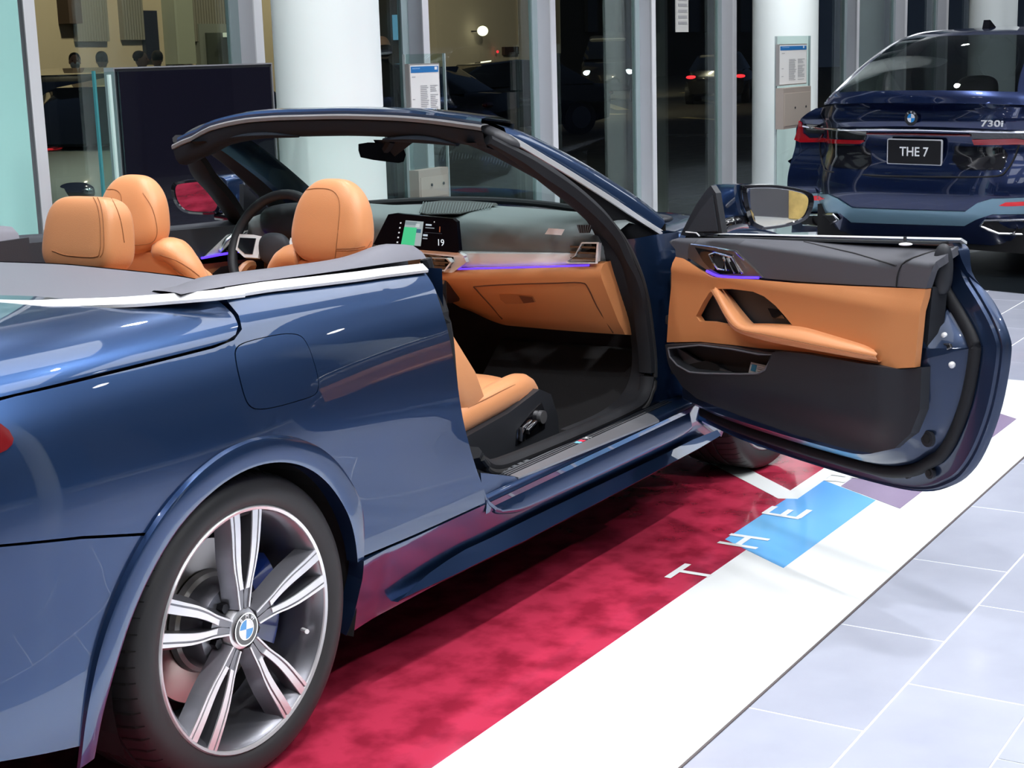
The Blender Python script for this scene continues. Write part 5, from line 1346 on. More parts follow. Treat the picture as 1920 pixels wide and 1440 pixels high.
# bezel with handle
bz_px = [(1291, 458), (1300, 457), (1340, 463), (1378, 470), (1395, 487), (1412, 503), (1429, 521), (1390, 519), (1350, 518), (1325, 506), (1300, 489), (1290, 484)]
panel('handle_bezel', [dp(a, b, NC-.02) for a, b in bz_px], CARD(NC-.020), mat('bezel_bronze', (.30, .27, .26), .3, .9), DOOR, .04, (), .014, ref=ref, label='brushed handle bezel')
bz2 = [(1303, 464), (1340, 471), (1372, 478), (1385, 500), (1393, 513), (1350, 514), (1330, 503), (1318, 490)]
panel('handle_recess', [dp(a, b, NC-.022) for a, b in bz2], CARD(NC-.022), GLOSS, DOOR, .04, (), .003, ref=ref)
ed = [dq(a, b, NC-.024) for a, b in ((1296, 458), (1340, 464), (1378, 471), (1396, 488))]
q = MB(); q.tube(ed, .0028, 6); q.obj('bezel_edge', CHROME, DOOR, 40)
q = MB()
q.tube([dq(a, b, NC-.030) for a, b in ((1330, 478), (1342, 474), (1354, 477), (1360, 492), (1360, 507), (1346, 504), (1336, 490), (1330, 478))], .0036, 6)
q.tube([dq(a, b, NC-.030) for a, b in ((1354, 477), (1372, 482), (1386, 504), (1392, 512))], .0036, 6)
q.tube([dq(a, b, NC-.030) for a, b in ((1363, 484), (1377, 512))], .0028, 6)
q.obj('door_handle', CHROME, DOOR, 40, 'chrome inner door handle')
panel('handle_cup', [dp(a, b, NC-.026) for a, b in ((1335, 482), (1344, 477), (1353, 480), (1358, 494), (1355, 504), (1346, 500), (1338, 490))], CARD(NC-.0255), DARK, DOOR, .03, (), 0, ref=ref)
bl = [dq(a, b, NC-.026) for a, b in ((1325, 508), (1345, 517), (1380, 520), (1422, 521))]
q = MB(); q.tube(spl(bl, 3), .0038, 6); q.obj('light_line', BLUEGLOW, DOOR, None, 'glowing violet blue line')
# lock pin
a, b = np.array(dq(1697, 455, NC+.03)), np.array(dq(1697, 444, NC+.03)); q = MB(); q.tube([a, b], .0045, 8); q.obj('lock_pin', BLACKP, DOOR, 40)
superell('pin_collar', tuple(np.array(dq(1698, 458, NC+.02))), (.035, .035, .008), SATIN, DOOR, 2, 2)
# belt trim end and window slot seals on top of the door
tb = [dw(s_, .000, .925+.088*(s_/1.215)) for s_ in np.linspace(.05, 1.215, 14)]
ribbon('belt_trim', tb, (DN*.5+np.array([0, 0, .85])), .026, TRIM, DOOR, .006, 'bright aluminium belt trim')
tb2 = [dw(s_, -.030, .921+.088*(s_/1.215)) for s_ in np.linspace(.05, 1.18, 14)]; ribbon('window_slot_seal', tb2, (0, 0, 1), .030, SEAL, DOOR, .006)
# door shut face details
def jf(px, py, n_): return np.array(dq(px, py, n_))
lc = jf(1765, 650, -.05)
lp = [jf(a, b, -.048) for a, b in ((1743, 642), (1757, 640), (1762, 645), (1784, 645), (1786, 651), (1768, 660), (1755, 664), (1744, 660))]
prism('door_latch', lp, tuple(-DN*.006), DARK, DOOR, 'dark latch opening')
q = MB(); q.tube([p-DN*.006 for p in lp+lp[:1]], .0028, 6); q.obj('latch_rim', mat('latch_metal', (.35, .36, .40), .3, 1.), DOOR, 40)
for a, b in ((1771, 629), (1785, 684)):
    superell('latch_screw', tuple(jf(a, b, -.046)), (.018, .018, .018), SATIN, DOOR, 2, 2)
for a, b, r_ in ((1743, 822, .022), (1747, 886, .016), (1705, 890, .010)):
    P = jf(a, b, -.045 if b < 860 else -.006); q = MB(); q.tube([P, P-DN*.010], r_, 16); g_ = q.obj('rubber_plug', BLACKP, DOOR, 40); q = MB(); q.tube([P-DN*.010, P-DN*.013], r_*.55, 12); q.obj('plug_centre', DARK, DOOR, 40)
# upper corner cap
superell('corner_cap', tuple(jf(1768, 505, -.055)), (.04, .05, .13), BLACKP, DOOR, 2.4, 2.4)
# sail panel with speaker
sail = [dp(a, b, -.055) for a, b in ((1276, 440), (1290, 412), (1306, 382), (1326, 354), (1333, 348), (1342, 362), (1354, 437), (1330, 440), (1300, 446))]
panel('sail_panel', sail, CARD(-.055), BLACKP, DOOR, .03, (), .02, ref=ref, label='black triangular sail panel')
sp6 = [dp(a, b, -.058) for a, b in ((1288, 434), (1312, 395), (1336, 366), (1346, 434))]
panel('tweeter_grille', sp6, CARD(-.059), BLEATHER, DOOR, .03, (), .003, ref=ref)
q = MB(); q.tube([dq(a, b, -.062) for a, b in ((1286, 435), (1306, 437), (1312, 443))], .0025, 6); q.obj('sail_badge', SATIN, DOOR)

# ---- exterior mirrors
def mirror(side, host, out_pts, glass_pts, base_pts, depth, hous_px):
    pass
def ext_mirror(host, C, axR, axU, axB, Pout, scale_back, lab):
    """C centre of the face; outline Pout of 3D points; axB points away from the viewer side (forward)"""
    n = len(Pout); P = [np.array(p) for p in Pout]; c = np.mean(P, 0)
    rings = []
    for s_, d_ in ((.84, .004), (.88, -.003), (1.0, .0), (1.03, .012), (1.02, .028)):
        rings.append([tuple(c+(p-c)*s_+axB*d_) for p in P])
    f1 = loft('mirror_frame', rings, GLOSS, host, True, False, 50, lab)
    rings = []
    for s_, d_ in ((1.02, .028), (1.0, .07), (.94, .115), (.80, .150), (.55, .172), (.1, .180)):
        rings.append([tuple(c+(p-c)*s_+axB*d_+scale_back*d_) for p in P])
    loft('mirror_cap', rings, PAINT, host, True, True, 50, 'painted mirror cap')
    mesh('mirror_glass', [tuple(c+(p-c)*.86+axB*.002) for p in P], [tuple(range(n))], MIRROR, host, None, 'reflecting mirror glass')
# right mirror on the open door
mo_px = [(1392, 352), (1400, 348), (1440, 347), (1480, 351), (1510, 358), (1524, 366), (1526, 380), (1520, 400), (1508, 414), (1480, 424), (1440, 430), (1425, 430), (1408, 420), (1400, 400), (1394, 375)]
mc = np.array(dw(.20, .17, 1.02)); 
mc = hit(1458, 390, mc, norm(mc-CAM))
fwd = norm(np.array([.80, -.30, -.02])); 
MN = norm(np.array([.76, .62, 0])); Pm = [hit(a, b, mc, MN) for a, b in mo_px]
Pm = [tuple(p) for p in spl(Pm, 3, True)]
ext_mirror(DOOR, mc, None, None, MN, Pm, np.array([-.18, .55, 0]), 'gloss black mirror frame')
arm = [mc+np.array([.05, .10, -.055]), np.array(dw(.17, .06, .975)), np.array(dw(.15, .0, .955))]
q = MB(); q.tube(spl([tuple(a) for a in arm], 4), .022, 10); q.obj('mirror_foot', GLOSS, DOOR, 50)
# left mirror
ml_px = [(322, 347), (335, 341), (370, 337), (400, 335), (412, 340), (416, 352), (414, 380), (410, 396), (400, 402), (370, 402), (345, 398), (330, 385), (322, 365)]
ml = at(370, 370, 1, .98)
MNL = norm(np.array([.925, .36, .12])); Pl = [hit(a, b, ml, MNL) for a, b in ml_px]; Pl = [tuple(p) for p in spl(Pl, 3, True)]
ext_mirror(ld, ml, None, None, MNL, Pl, np.array([0, -.45, 0]), 'gloss black mirror frame')
q = MB(); q.tube([tuple(ml+np.array([.06, -.03, -.07])), tuple(ml+np.array([.10, -.13, -.085])), (ml[0]+.14, .86, .94)], .02, 8); q.obj('mirror_foot', GLOSS, ld, 50)
sl_ = [tuple(at(a, b, 1, .80)) for a, b in ((449, 405), (449, 345), (505, 400), (520, 412), (470, 412))]
prism('sail_panel', sl_, (0, -.02, 0), BLACKP, ld)

# ================================================================== NAVY SALOON BEHIND
HD = math.radians(-16); F7 = np.array([math.cos(HD), math.sin(HD), 0]); L7 = np.array([-math.sin(HD), math.cos(HD), 0]); R7 = np.array([8.0, .22, 0.])
SAL = thing('saloon_car', 'dark navy saloon seen from behind, its number plate reading THE 7', 'car')
def w7(x, l, z): p = R7+F7*x+L7*l; return (p[0], p[1], z)
def f7(l, z):   # rear face depth
    a = min(1., abs(l)/.95); wrap = .30*a**5
    return wrap + lerp_tab([.15, .28, .42, .55, .68, .80, .92, 1.02, 1.08], [.10, .03, -.03, -.05, -.02, .03, .02, -.015, .01], z)
def p7(px, py, off=0.):
    d = ray(px, py); x = 0.
    for _ in range(30):
        P = hit(px, py, R7+F7*x, F7); q_ = P-R7; l, z = q_@L7, P[2]; x = .5*x+.5*(f7(l, z)-off)
    return (float(l), float(z))
def S7(off=0.): return lambda l, z: w7(f7(l, z)-off, l, z)
r7 = tuple(-F7)
hw = [(.28, .90), (.45, .945), (.62, .95), (.80, .93), (.90, .905), (.98, .86), (1.03, .80), (1.062, .70)]
bodyl = [p7(a, b) for a, b in ((1476, 345), (1480, 315), (1487, 290), (1492, 262), (1493, 240), (1502, 222), (1514, 212), (1530, 203), (1570, 196), (1620, 192), (1680, 190))]
half = [(bodyl[0][0]-.0, .62)] + bodyl
left_edge = [(-.0, .20), (.55, .20), (.86, .26), (half[0][0], .45)]
left = left_edge + half
out7 = left + [(0., bodyl[-1][1]+.002)] + [(-l, z) for l, z in left[::-1]][:-1]
fas = panel('rear_body', out7, S7(), PAINT7, SAL, .05, (), .05, ref=r7, label='glossy navy rear body')
xm_ = max(l for l, z in left)
# body sides, deck and roof
zs7 = [.20, .32, .50, .68, .82, .92, 1.0, 1.05]
hl = [lerp_tab([.20, .45, .62, .75, .88, .97, 1.05], [.86, .90, xm_-.01, xm_-.015, .90, .86, .78], z) for z in zs7]
for s_ in (-1, 1):
    def side(x, j):
        j = int(j); t = max(0, (x-4.3)/.9); l = hl[j]*(1-.22*t*t) ; zz = zs7[j]-(.10*sstep(3.3, 5.2, x) if j > 4 else 0)*(j-4)/3
        return w7(f7(hl[j], zs7[j])+x, s_*l, zz)
    grid('body_side', side, np.linspace(0, 5.0, 30), range(len(zs7)), PAINT7, SAL, True)
    for xc in (.95, 4.15):
        q = MB(); c = np.array(w7(xc, s_*(xm_-.12), .3445)); q.tube([c-L7*.11, c+L7*.11], .345, 40); o = q.obj('wheel', RUBBER, SAL, 30)
        q = MB(); q.tube([c+L7*s_*.112, c+L7*s_*.118], .25, 30); q.obj('rim', GUNMETAL, o, 30)
q = MB(); q.box((.1, -.85, .16), (4.9, .85, .40), lambda x, y, z: w7(x, y, z)); q.obj('underbody', DARK, SAL)
zt7 = bodyl[-1][1]
# roof side curve read at the left edge, then mirrored
def pr7(px, py, l): 
    P = hit(px, py, R7+L7*l, L7); q_ = P-R7; return (float(q_@F7), float(P[2]))
gl = [(1545, 196, .80), (1565, 174, .74), (1613, 129, .66), (1666, 88, .60), (1712, 67, .57), (1760, 59, .56)]
RE = [(*pr7(a, b, l), l) for a, b, l in gl]
RE = [(x, z, l) for x, z, l in RE]
xe, ze = RE[-1][0], RE[-1][1]
RE += [(xe+.9, ze+.005, .57), (xe+1.5, ze-.06, .60), (xe+2.4, ze-.50, .74)]
REs = spl([np.array(p) for p in RE], 4)
nb = 13
def roof(i, v):
    x, z, l = REs[int(i)]; c = (1-abs(v)**2.2); return w7(x-.16*c*(1 if int(i) < 17 else .3), l*v, z+.020*c)
def dk7(u, v):
    a = np.array(S7()(v*.86, zt7-.02*abs(v)**3)); b = np.array(roof(0, v)); return tuple(a*(1-u)+b*u+np.array([0, 0, .012*math.sin(PI*u)]))
grid('boot_deck', dk7, np.linspace(0, 1, 7), np.linspace(-1, 1, nb), PAINT7, SAL, True)
vs = np.linspace(-1, 1, 21)
grid('deck_upper', roof, range(0, 5), vs*.93, PAINT7, SAL, True)
grid('rear_window', roof, range(4, 15), vs*.93, glass_mat('saloon_glass', (.75, .82, .80)), SAL, True, 0, 'sloping rear window')
for s_ in (-1, 1):
    grid('rear_pillar', lambda i, v: roof(i, s_*v), range(0, 16), [.925, .95, .975, 1.0], PAINT7, SAL, True)
    q = MB(); q.tube([roof(i, s_*1.0) for i in range(1, 22)], .009, 6); q.obj('window_surround', CHROME, SAL, 40)
    sw_ = [roof(i, s_*1.0) for i in range(2, 31)]; lo_ = [side_ for side_ in []]
    lw = [w7(REs[i][0]-.0, s_*.86, 1.0) for i in range(2, 31)]
    strip('side_window', [sw_, lw], glass_mat('saloon_side_glass', (.18, .2, .2)), SAL, True)
grid('roof', roof, range(14, 26), vs, PAINT7, SAL, True, 0, 'glossy black glass roof')
grid('front_windscreen', roof, range(25, 33), vs*.95, glass_mat('saloon_glass', (.5, .6, .58)), SAL, True)
grid('bonnet', lambda u, v: w7(REs[-1][0]+u*1.25-.1*v*v, .80*v, 1.0-.16*u*u-.02*abs(v)**3), np.linspace(0, 1, 8), vs, PAINT7, SAL, True)
q = MB(); q.box((.75, -.72, .98), (1.25, .72, 1.02), lambda x, y, z: w7(x, y, z)); q.obj('parcel_shelf', mat('cream_trim', (.42, .43, .38), .7), SAL)
for l in (-.36, .36):
    superell('rear_headrest', w7(1.35, l, 1.15), (.14, .30, .22), mat('seat_dark', (.05, .048, .042), .6), SAL, 3, 3)
    superell('front_headrest', w7(2.3, l, 1.20), (.14, .30, .30), mat('seat_dark', (.05, .05, .05)), SAL, 3, 3)
sweep_obj('steering_wheel', [np.array(w7(3.0, .38, .98))+.18*(math.cos(a)*L7+math.sin(a)*np.array([0, 0, 1])) for a in np.linspace(0, 2*PI, 24, endpoint=False)], csec(.016, 6), BLACKP, SAL, True)
P = roof(17, 0); fn_ = [np.array(P)+np.array([0, 0, -.01]), np.array(P)+F7*.13+np.array([0, 0, -.01]), np.array(P)+F7*.02+np.array([0, 0, .06])]
Pf = at(1848, 66, 0, P[0]); prism('roof_aerial', [p-L7*.025 for p in fn_], tuple(L7*.05), GLOSS, SAL, 'small roof aerial fin')
# lights and brightwork
def pan7(name, px, off, mt, par=None, depth=.012, lab=None, step=.05):
    return panel(name, [p7(a, b, off) for a, b in px], S7(off), mt, par or SAL, step, (), depth, ref=r7, label=lab)
SM = lambda px: [(3424-a-(b-250)*.0, b+ (4 if a < 1712 else 0)) for a, b in px]
tl = pan7('tail_light', [(1497, 228), (1502, 231), (1505, 250), (1516, 259), (1560, 261), (1618, 263), (1619, 266), (1612, 270), (1560, 269), (1500, 267), (1489, 262)], .012, REDGLASS, lab='thin L shaped red tail lamp')
pan7('tail_light', [(1822, 262), (1905, 260), (1918, 262), (1960, 262), (1960, 275), (1910, 271), (1826, 272)], .012, REDGLASS)
pan7('lamp_surround', [(1504, 233), (1560, 240), (1625, 246), (1622, 262), (1560, 258), (1512, 250)], .006, GLOSS)
pan7('lamp_surround', [(1815, 246), (1960, 248), (1960, 262), (1822, 260)], .006, GLOSS)
cb_ = [S7(.016)(*p7(a, b, .016)) for a, b in ((1505, 236), (1530, 240), (1570, 243), (1640, 243), (1712, 243), (1790, 245), (1850, 247), (1915, 248), (1960, 246))]
q = MB(); q.tube(spl(cb_, 3), .009, 8); q.obj('light_bar_trim', CHROME, SAL, 40, 'thin bright bar across the tail')
rb7 = [S7(.010)(*p7(a, b, .01)) for a, b in ((1625, 251), (1712, 252), (1820, 254))]; q = MB(); q.tube(rb7, .008, 6); q.obj('light_strip', REDDARK, SAL, 40)
sm7 = [S7(.003)(*p7(a, b, .003)) for a, b in ((1536, 255), (1539, 290), (1544, 312), (1556, 322), (1640, 329), (1720, 331), (1800, 332), (1870, 330), (1888, 318), (1900, 300), (1912, 270))]
q = MB(); q.tube(spl(sm7, 3), .006, 6); q.obj('boot_seam', DARK, SAL)
pan7('plate_recess', [(1560, 268), (1618, 274), (1632, 282), (1634, 305), (1622, 318), (1560, 312), (1548, 290)], .004, GLOSS)
pan7('plate_recess', [(1790, 274), (1880, 276), (1890, 290), (1880, 318), (1800, 318), (1785, 300)], .004, GLOSS)
ec = p7(1712, 221); ex = .155
e0 = Vector(S7(.022)(*ec)); roundel(frame(e0, -L7, (0, 0, 1)), .050, SAL)
DIG = SATIN
tp0 = Vector(S7(.018)(*p7(1863, 232))); text('model_number', '730i', .062, mat('badge_silver', (.85, .85, .87), .4, .4), SAL, frame(tp0, -L7, (0, 0, 1)) @ Matrix.Diagonal((1.45, .9, 1, 1)), .003, bold=.0012, space=1.05, label='chrome lettering 730i')
pc = [p7(a, b, .03) for a, b in ((1662, 260), (1765, 262), (1763, 311), (1660, 309))]
pcx = np.mean(pc, 0); w_, h_ = abs(pc[0][0]-pc[1][0]), abs(pc[0][1]-pc[3][1])
pf = frame(Vector(S7(.035)(*pcx)), -L7, (0, 0, 1))
def plate_poly(w_, h_, r_, z): return [tuple(pf @ Vector((x, y, z))) for x, y in rrect(w_, h_, r_)]
pl7 = prism('number_plate', plate_poly(w_, h_, .012, 0), tuple(F7*.010), mat('plate_grey', (.55, .56, .58), .4), SAL, 'black number plate with a thin pale border')
prism('plate_field', plate_poly(w_-.016, h_-.016, .008, .0015), tuple(F7*.001), mat('plate_black', (.008, .008, .01), .35), pl7)
text('plate_text', 'THE 7', .085, mat('plate_white', (.8, .82, .82), .5), pl7, frame(pf @ Vector((0, .0, .004)), -L7, (0, 0, 1)), .0006, bold=.0012)
LOW7 = mat('lower_bumper_blue', (.21, .36, .44), .35, .5, coat=.6)
pan7('lower_bumper', [(1484, 370), (1522, 363), (1550, 365), (1568, 373), (1596, 391), (1700, 395), (1808, 398), (1832, 381), (1859, 373), (1920, 371), (1960, 373), (1960, 400), (1860, 402), (1830, 412), (1808, 424), (1596, 417), (1575, 400), (1484, 398)], .014, LOW7, lab='paler blue lower bumper band')
pan7('bumper_base', [(1484, 398), (1575, 400), (1596, 417), (1808, 424), (1838, 402), (1960, 402), (1960, 452), (1860, 450), (1806, 438), (1600, 430), (1560, 438), (1484, 436)], .010, PAINT7)
for px, dk in ((((1506, 403), (1563, 402), (1571, 412), (1550, 424), (1506, 421), (1498, 412)), 0), (((1838, 424), (1846, 414), (1935, 412), (1948, 424), (1935, 440), (1872, 438)), 1)):
    pts = [np.array(S7(.03)(*p7(a, b, .03))) for a, b in px]; ex_ = prism('exhaust_trim', [p for p in pts], tuple(F7*.02), DARK, SAL, 'angular chrome framed exhaust outlet')
    q = MB(); q.tube([p for p in pts+pts[:1]], .0085, 6); q.obj('exhaust_rim', CHROME, ex_, 40)
    c = np.mean(pts, 0)-F7*.0; q = MB(); q.tube([c+F7*.05, c-F7*.004], .042, 20, False); q.obj('exhaust_pipe', CHROME, ex_, 40)
for px in (((1524, 368), (1535, 368), (1545, 373), (1535, 377), (1524, 376)), ((1873, 386), (1885, 380), (1930, 378), (1960, 378), (1960, 384), (1885, 387))):
    pan7('reflector', px, .020, mat('reflector_red', (.7, .02, .03), .2, emit=(.8, .02, .03), es=.25), depth=.008)

# ================================================================== FURNITURE OF THE SHOWROOM
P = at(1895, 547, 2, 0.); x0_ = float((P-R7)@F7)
q = MB(); q.box((x0_, -1.5, FL+.0006), (6.0, 1.02, -.002), lambda x, y, z: w7(x, y, z)); tag(q.obj('floor_sheet', mat('saloon_shade', (.012, .016, .02), .16, coat=.3)), 'dark glossy sheet standing in for shade and reflection under the navy saloon', 'floor mat')  # dark sheet stands in for the saloon's shade and reflection on the tiles
# large screen on a stand
TVN = np.array([.0, -1, 0.])
tvp = [at(a, b, 1, 1.75) for a, b in ((213, 132), (507, 118), (521, 360), (232, 378))]
x0, x1, z1, z0 = tvp[0][0], tvp[1][0], (tvp[0][2]+tvp[1][2])/2, .66
TV = thing('display_screen', 'large dark flat display screen on a stand before the windows', 'display', ((x0+x1)/2, 1.77, FL))
def rel(o, c): return tuple(np.array(o)-np.array(c))
tc = ((x0+x1)/2, 1.77, FL)
q = MB(); q.box(rel((x0, 1.75, z0), tc), rel((x1, 1.80, z1), tc)); q.obj('screen_body', BLACKP, TV)
q = MB(); q.box(rel((x0+.012, 1.746, z0+.012), tc), rel((x1-.012, 1.75, z1-.012), tc)); q.obj('screen_panel', mat('tv_glass', (.006, .006, .012), .07, coat=1), TV)
for (a, b) in (((x0-.006, 1.745, z0-.006), (x0, 1.80, z1+.006)), ((x1, 1.745, z0-.006), (x1+.006, 1.80, z1+.006)), ((x0, 1.745, z1), (x1, 1.80, z1+.006)), ((x0, 1.745, z0-.006), (x1, 1.80, z0))):
    q = MB(); q.box(rel(a, tc), rel(b, tc)); q.obj('bezel', mat('bezel_grey', (.30, .31, .33), .4, .5), TV)
q = MB(); q.box((-.05, .03, .02), (.05, .07, .95)); q.obj('stand_post', BLACKP, TV)
q = MB(); q.box((-.35, -.2, 0), (.35, .28, .02)); q.obj('stand_base', BLACKP, TV)
# upright light strip and glass blade at the left of the screen
P = at(204, 140, 1, 1.70); q = MB(); q.box((P[0]-.007, 1.695, FL), (P[0]+.007, 1.705, P[2])); tag(q.obj('glass_post', mat('strip_white', (.8, .84, .84), .4)), 'slim white upright strip just left of the dark screen', 'post')
P = at(176, 133, 1, 1.62); q = MB(); q.box((P[0], 1.622, FL), (P[0]+.010, 1.634, P[2])); q2 = tag(q.obj('clear_divider', mat('glass_edge_teal', (.05, .22, .24), .1, coat=1)), 'narrow upright glass blade with green edge left of the screen', 'glass panel')
q = MB(); q.box((P[0]+.012, 1.625, FL), (P[0]+.135, 1.632, P[2]-.005)); q.obj('pane', GLASS, q2)
# specification stands: clear glass blade, framed sheet, pale box
PAPER = mat('paper_white', (.78, .78, .76), .6); BLUEH = mat('header_blue', (.02, .17, .45), .5); INK = mat('ink_grey', (.30, .30, .31), .7); BRUSH = mat('stand_steel', (.52, .50, .48), .4, .6)
def info_stand(y, px, lab, glass_w):
    """px: blade left, right, top; sheet left, right, top, bottom; box top, bottom"""
    bl_, br_, bt_, sl_, sr_, st_, sb_, bt2, bb2 = px
    A = at(bl_, bt_, 1, y); B = at(br_, bt_, 1, y); c = ((A[0]+B[0])/2, y, FL)
    T = thing('info_stand', lab, 'sign stand', c)
    q = MB(); q.box((A[0]-c[0], -.006, 0), (B[0]-c[0], .006, A[2]-FL)); q.obj('glass_blade', GLASS, T, None, 'clear glass blade')
    for xx in (A[0]-c[0], B[0]-c[0]):
        q = MB(); q.box((xx-.004, -.008, .1), (xx+.004, .008, A[2]-FL)); q.obj('blade_edge', mat('glass_edge', (.42, .50, .50), .2, coat=1), T)
    C0 = at(sl_, st_, 1, y-.03); C1 = at(sr_, sb_, 1, y-.03)
    x0, x1, z1, z0 = C0[0]-c[0], C1[0]-c[0], C0[2]-FL, C1[2]-FL
    q = MB(); q.box((x0, -.035, z0), (x1, -.008, z1)); h = q.obj('sheet_holder', BRUSH, T)
    q = MB(); q.box((x0+.008, -.0365, z0+.008), (x1-.008, -.035, z1-.008)); q.obj('sheet', PAPER, h, None, 'printed white sheet with blue header')
    w_, hh = x1-x0, z1-z0
    q = MB(); q.box((x0+.014, -.0375, z1-.15*hh), (x1-.014, -.0365, z1-.015)); q.obj('blue_header', BLUEH, h)
    e_ = q_ = MB(); q_.box((x1-.13*w_-.012, -.038, z1-.11*hh), (x1-.13*w_+.012, -.0375, z1-.06*hh)); q_.obj('header_mark', mat('emblem_white', (.85, .88, .9)), h)
    q = MB()
    for k in range(7): q.box((x0+.10*w_+.012*k*w_*3, -.038, z1-.09*hh), (x0+.10*w_+.012*k*w_*3+.02*w_, -.0375, z1-.07*hh))
    q.obj('header_writing', mat('ink_pale', (.3, .5, .8), .6), h)['kind'] = 'stuff'
    rnd = random.Random(3)
    q = MB()
    for k in range(22):
        z = z1-.22*hh-k*.031*hh
        for xa, xb in ((.08, .24), (.34, .62), (.66, .92)):
            if (xa < .1 and k % 6 > 0) or (k < 5 and xa > .3) or rnd.random() < .12: continue
            q.box((x0+xa*w_, -.0375, z-.006*hh), (x0+(xb-.10*rnd.random())*w_, -.0365, z+.006*hh))
    q.obj('print_lines', INK, h)['kind'] = 'stuff'
    D0 = at(sl_, bt2, 1, y-.05); D1 = at(sr_, bb2, 1, y-.05); zt_, zb_ = D0[2]-FL, D1[2]-FL
    q = MB(); q.box((x0+.0, -.07, zb_), (x1+.0, -.008, zt_)); bx = q.obj('literature_box', mat('box_taupe', (.36, .31, .27), .5), T, None, 'closed taupe literature box')
    q = MB(); q.box((x0+.015, -.073, zb_+.02), (x1-.02, -.07, zt_-.04)); q.obj('box_lid', mat('box_taupe2', (.40, .35, .30), .5), bx)
    for u in (.4, .8):
        q = MB(); q.tube([(x0+u*w_, -.073, (zt_+zb_)/2), (x0+u*w_, -.078, (zt_+zb_)/2)], .008, 8); q.obj('box_lock', BLACKP, bx)
    q = MB(); q.box((A[0]-c[0]-.03, -.12, 0), (B[0]-c[0]+.03, .12, .015)); q.obj('foot_plate', BRUSH, T)
    return T
info_stand(1.95, (757, 832, 102, 765, 826, 120, 228, 322, 372), 'glass blade stand with printed sheet behind the windscreen, right of the first column', 0)
info_stand(1.42, (1455, 1518, 68, 1460, 1511, 83, 157, 166, 236), 'glass blade stand with printed sheet before the column by the saloon', 0)
# notice stuck on the far window mullion
P = at(1268, 0, 1, WY-.03); P2 = at(1291, 60, 1, WY-.03); q = MB(); q.box((P[0], WY-.03, P2[2]), (P2[0], WY-.02, P[2]+.25)); nt = tag(q.obj('window_notice', mat('notice_grey', (.5, .5, .48), .6)), 'small printed notice hanging at a window top', 'notice')
q = MB()
for k in range(9): q.box((P[0]+.03, WY-.032, P2[2]+.06+.045*k), (P2[0]-.03, WY-.03, P2[2]+.08+.045*k))
o = q.obj('print_lines', INK, nt); o['kind'] = 'stuff'
# leaflet in the door bin
lf = [dq(a, b, NC-.006) for a, b in ((1408, 679), (1441, 686), (1436, 702), (1403, 700))]
o = prism('leaflet', [np.array(p) for p in lf], tuple(DN*.0012), mat('leaflet_white', (.72, .80, .84), .5)); tag(o, 'small white leaflet with a blue mark in the door bin', 'leaflet')
lm = [dq(a, b, NC-.0075) for a, b in ((1410, 683), (1419, 685), (1416, 697), (1407, 695))]; prism('blue_mark', [np.array(p) for p in lm], tuple(DN*.0005), mat('mark_blue', (.06, .35, .6), .5), o)
q = MB()
for k in range(3): q.tube([dq(1421-k, 688+3.4*k, NC-.008), dq(1437-k, 691+3.4*k, NC-.008)], .0012, 4)
q.obj('print_lines', mat('ink_rose', (.5, .35, .35), .6), o)['kind'] = 'stuff'

# ================================================================== STREET: cars and people outside
def street_car(px, dist, hdg, paint, label, roof_paint=None, tail=False, lamps=False, sc=1., tall=1., lampz=.78):
    d = ray(px, 100); yw = math.atan2(d[1], d[0]); c = (CAM[0]+dist*math.cos(yw), CAM[1]+dist*math.sin(yw), -.055)
    T = thing('street_car', label, 'car', c, math.radians(hdg))
    def sec(x, pts): return [(x*sc, y*sc, z*sc*tall) for y, z in pts] + [(x*sc, -y*sc, z*sc*tall) for y, z in pts[::-1]]
    S = [(-2.2, .55, .55, .80), (-2.1, .80, .30, .95), (-1.6, .90, .22, .98), (0, .92, .20, .98), (1.3, .90, .22, .92), (2.0, .82, .28, .80), (2.25, .60, .40, .66)]
    rings = [sec(x, [(w_*.92, z0), (w_, (z0+z1)/2), (w_*.97, z1-.10), (w_*.86, z1)]) for x, w_, z0, z1 in S]
    loft('car_body', rings, paint, T, True, True, 50)
    G = [(-1.75, .62, .97, .99), (-1.1, .60, .97, 1.38), (-.2, .60, .97, 1.45), (.6, .60, .97, 1.38), (1.35, .62, .95, .97)]
    rings = [sec(x, [(.80, z0), (w_, z1-.02), (w_*.8, z1)]) for x, w_, z0, z1 in G]
    g = loft('cabin_glass', rings, mat('car_glass_dark', (.01, .012, .014), .06, coat=1), T, True, True, 40)
    rings = [sec(x, [(.585, z-.01), (.50, z+.02)]) for x, z in ((-1.1, 1.38), (-.2, 1.45), (.6, 1.38))]
    loft('car_roof', rings, roof_paint or paint, T, True, True, 50)
    for x in (-1.35, 1.4):
        for s_ in (-1, 1):
            q = MB(); q.tube([(x*sc, s_*.70*sc, .33*sc), (x*sc, s_*.92*sc, .33*sc)], .33*sc, 24); w_ = q.obj('wheel', RUBBER, T, 30)
            q = MB(); q.tube([(x*sc, s_*.92*sc, .33*sc), (x*sc, s_*.93*sc, .33*sc)], .21*sc, 16); q.obj('rim', GUNMETAL, w_, 30)
    for s_ in (-1, 1):
        superell('tail_lamp', (-2.12*sc+.35*(lampz-.78), s_*.66*sc, lampz*sc*tall), (.12, .36, .10), mat('tail_glow', (.5, 0, 0), .3, emit=(1, .03, .04), es=(2.5 if tail else .15)) if tail else REDDARK, T, 2.5, 2.5)
        superell('head_lamp', (2.13*sc, s_*.62*sc, .66*sc*tall), (.14, .30, .15), mat('head_glow', (1, 1, 1), .3, emit=(.85, .92, 1.), es=9.) if lamps else CHROME, T, 2.5, 2.5)
    return T
WHT = mat('car_white', (.62, .62, .56), .3, coat=1); BLK = mat('car_black', (.012, .012, .014), .2, coat=1)
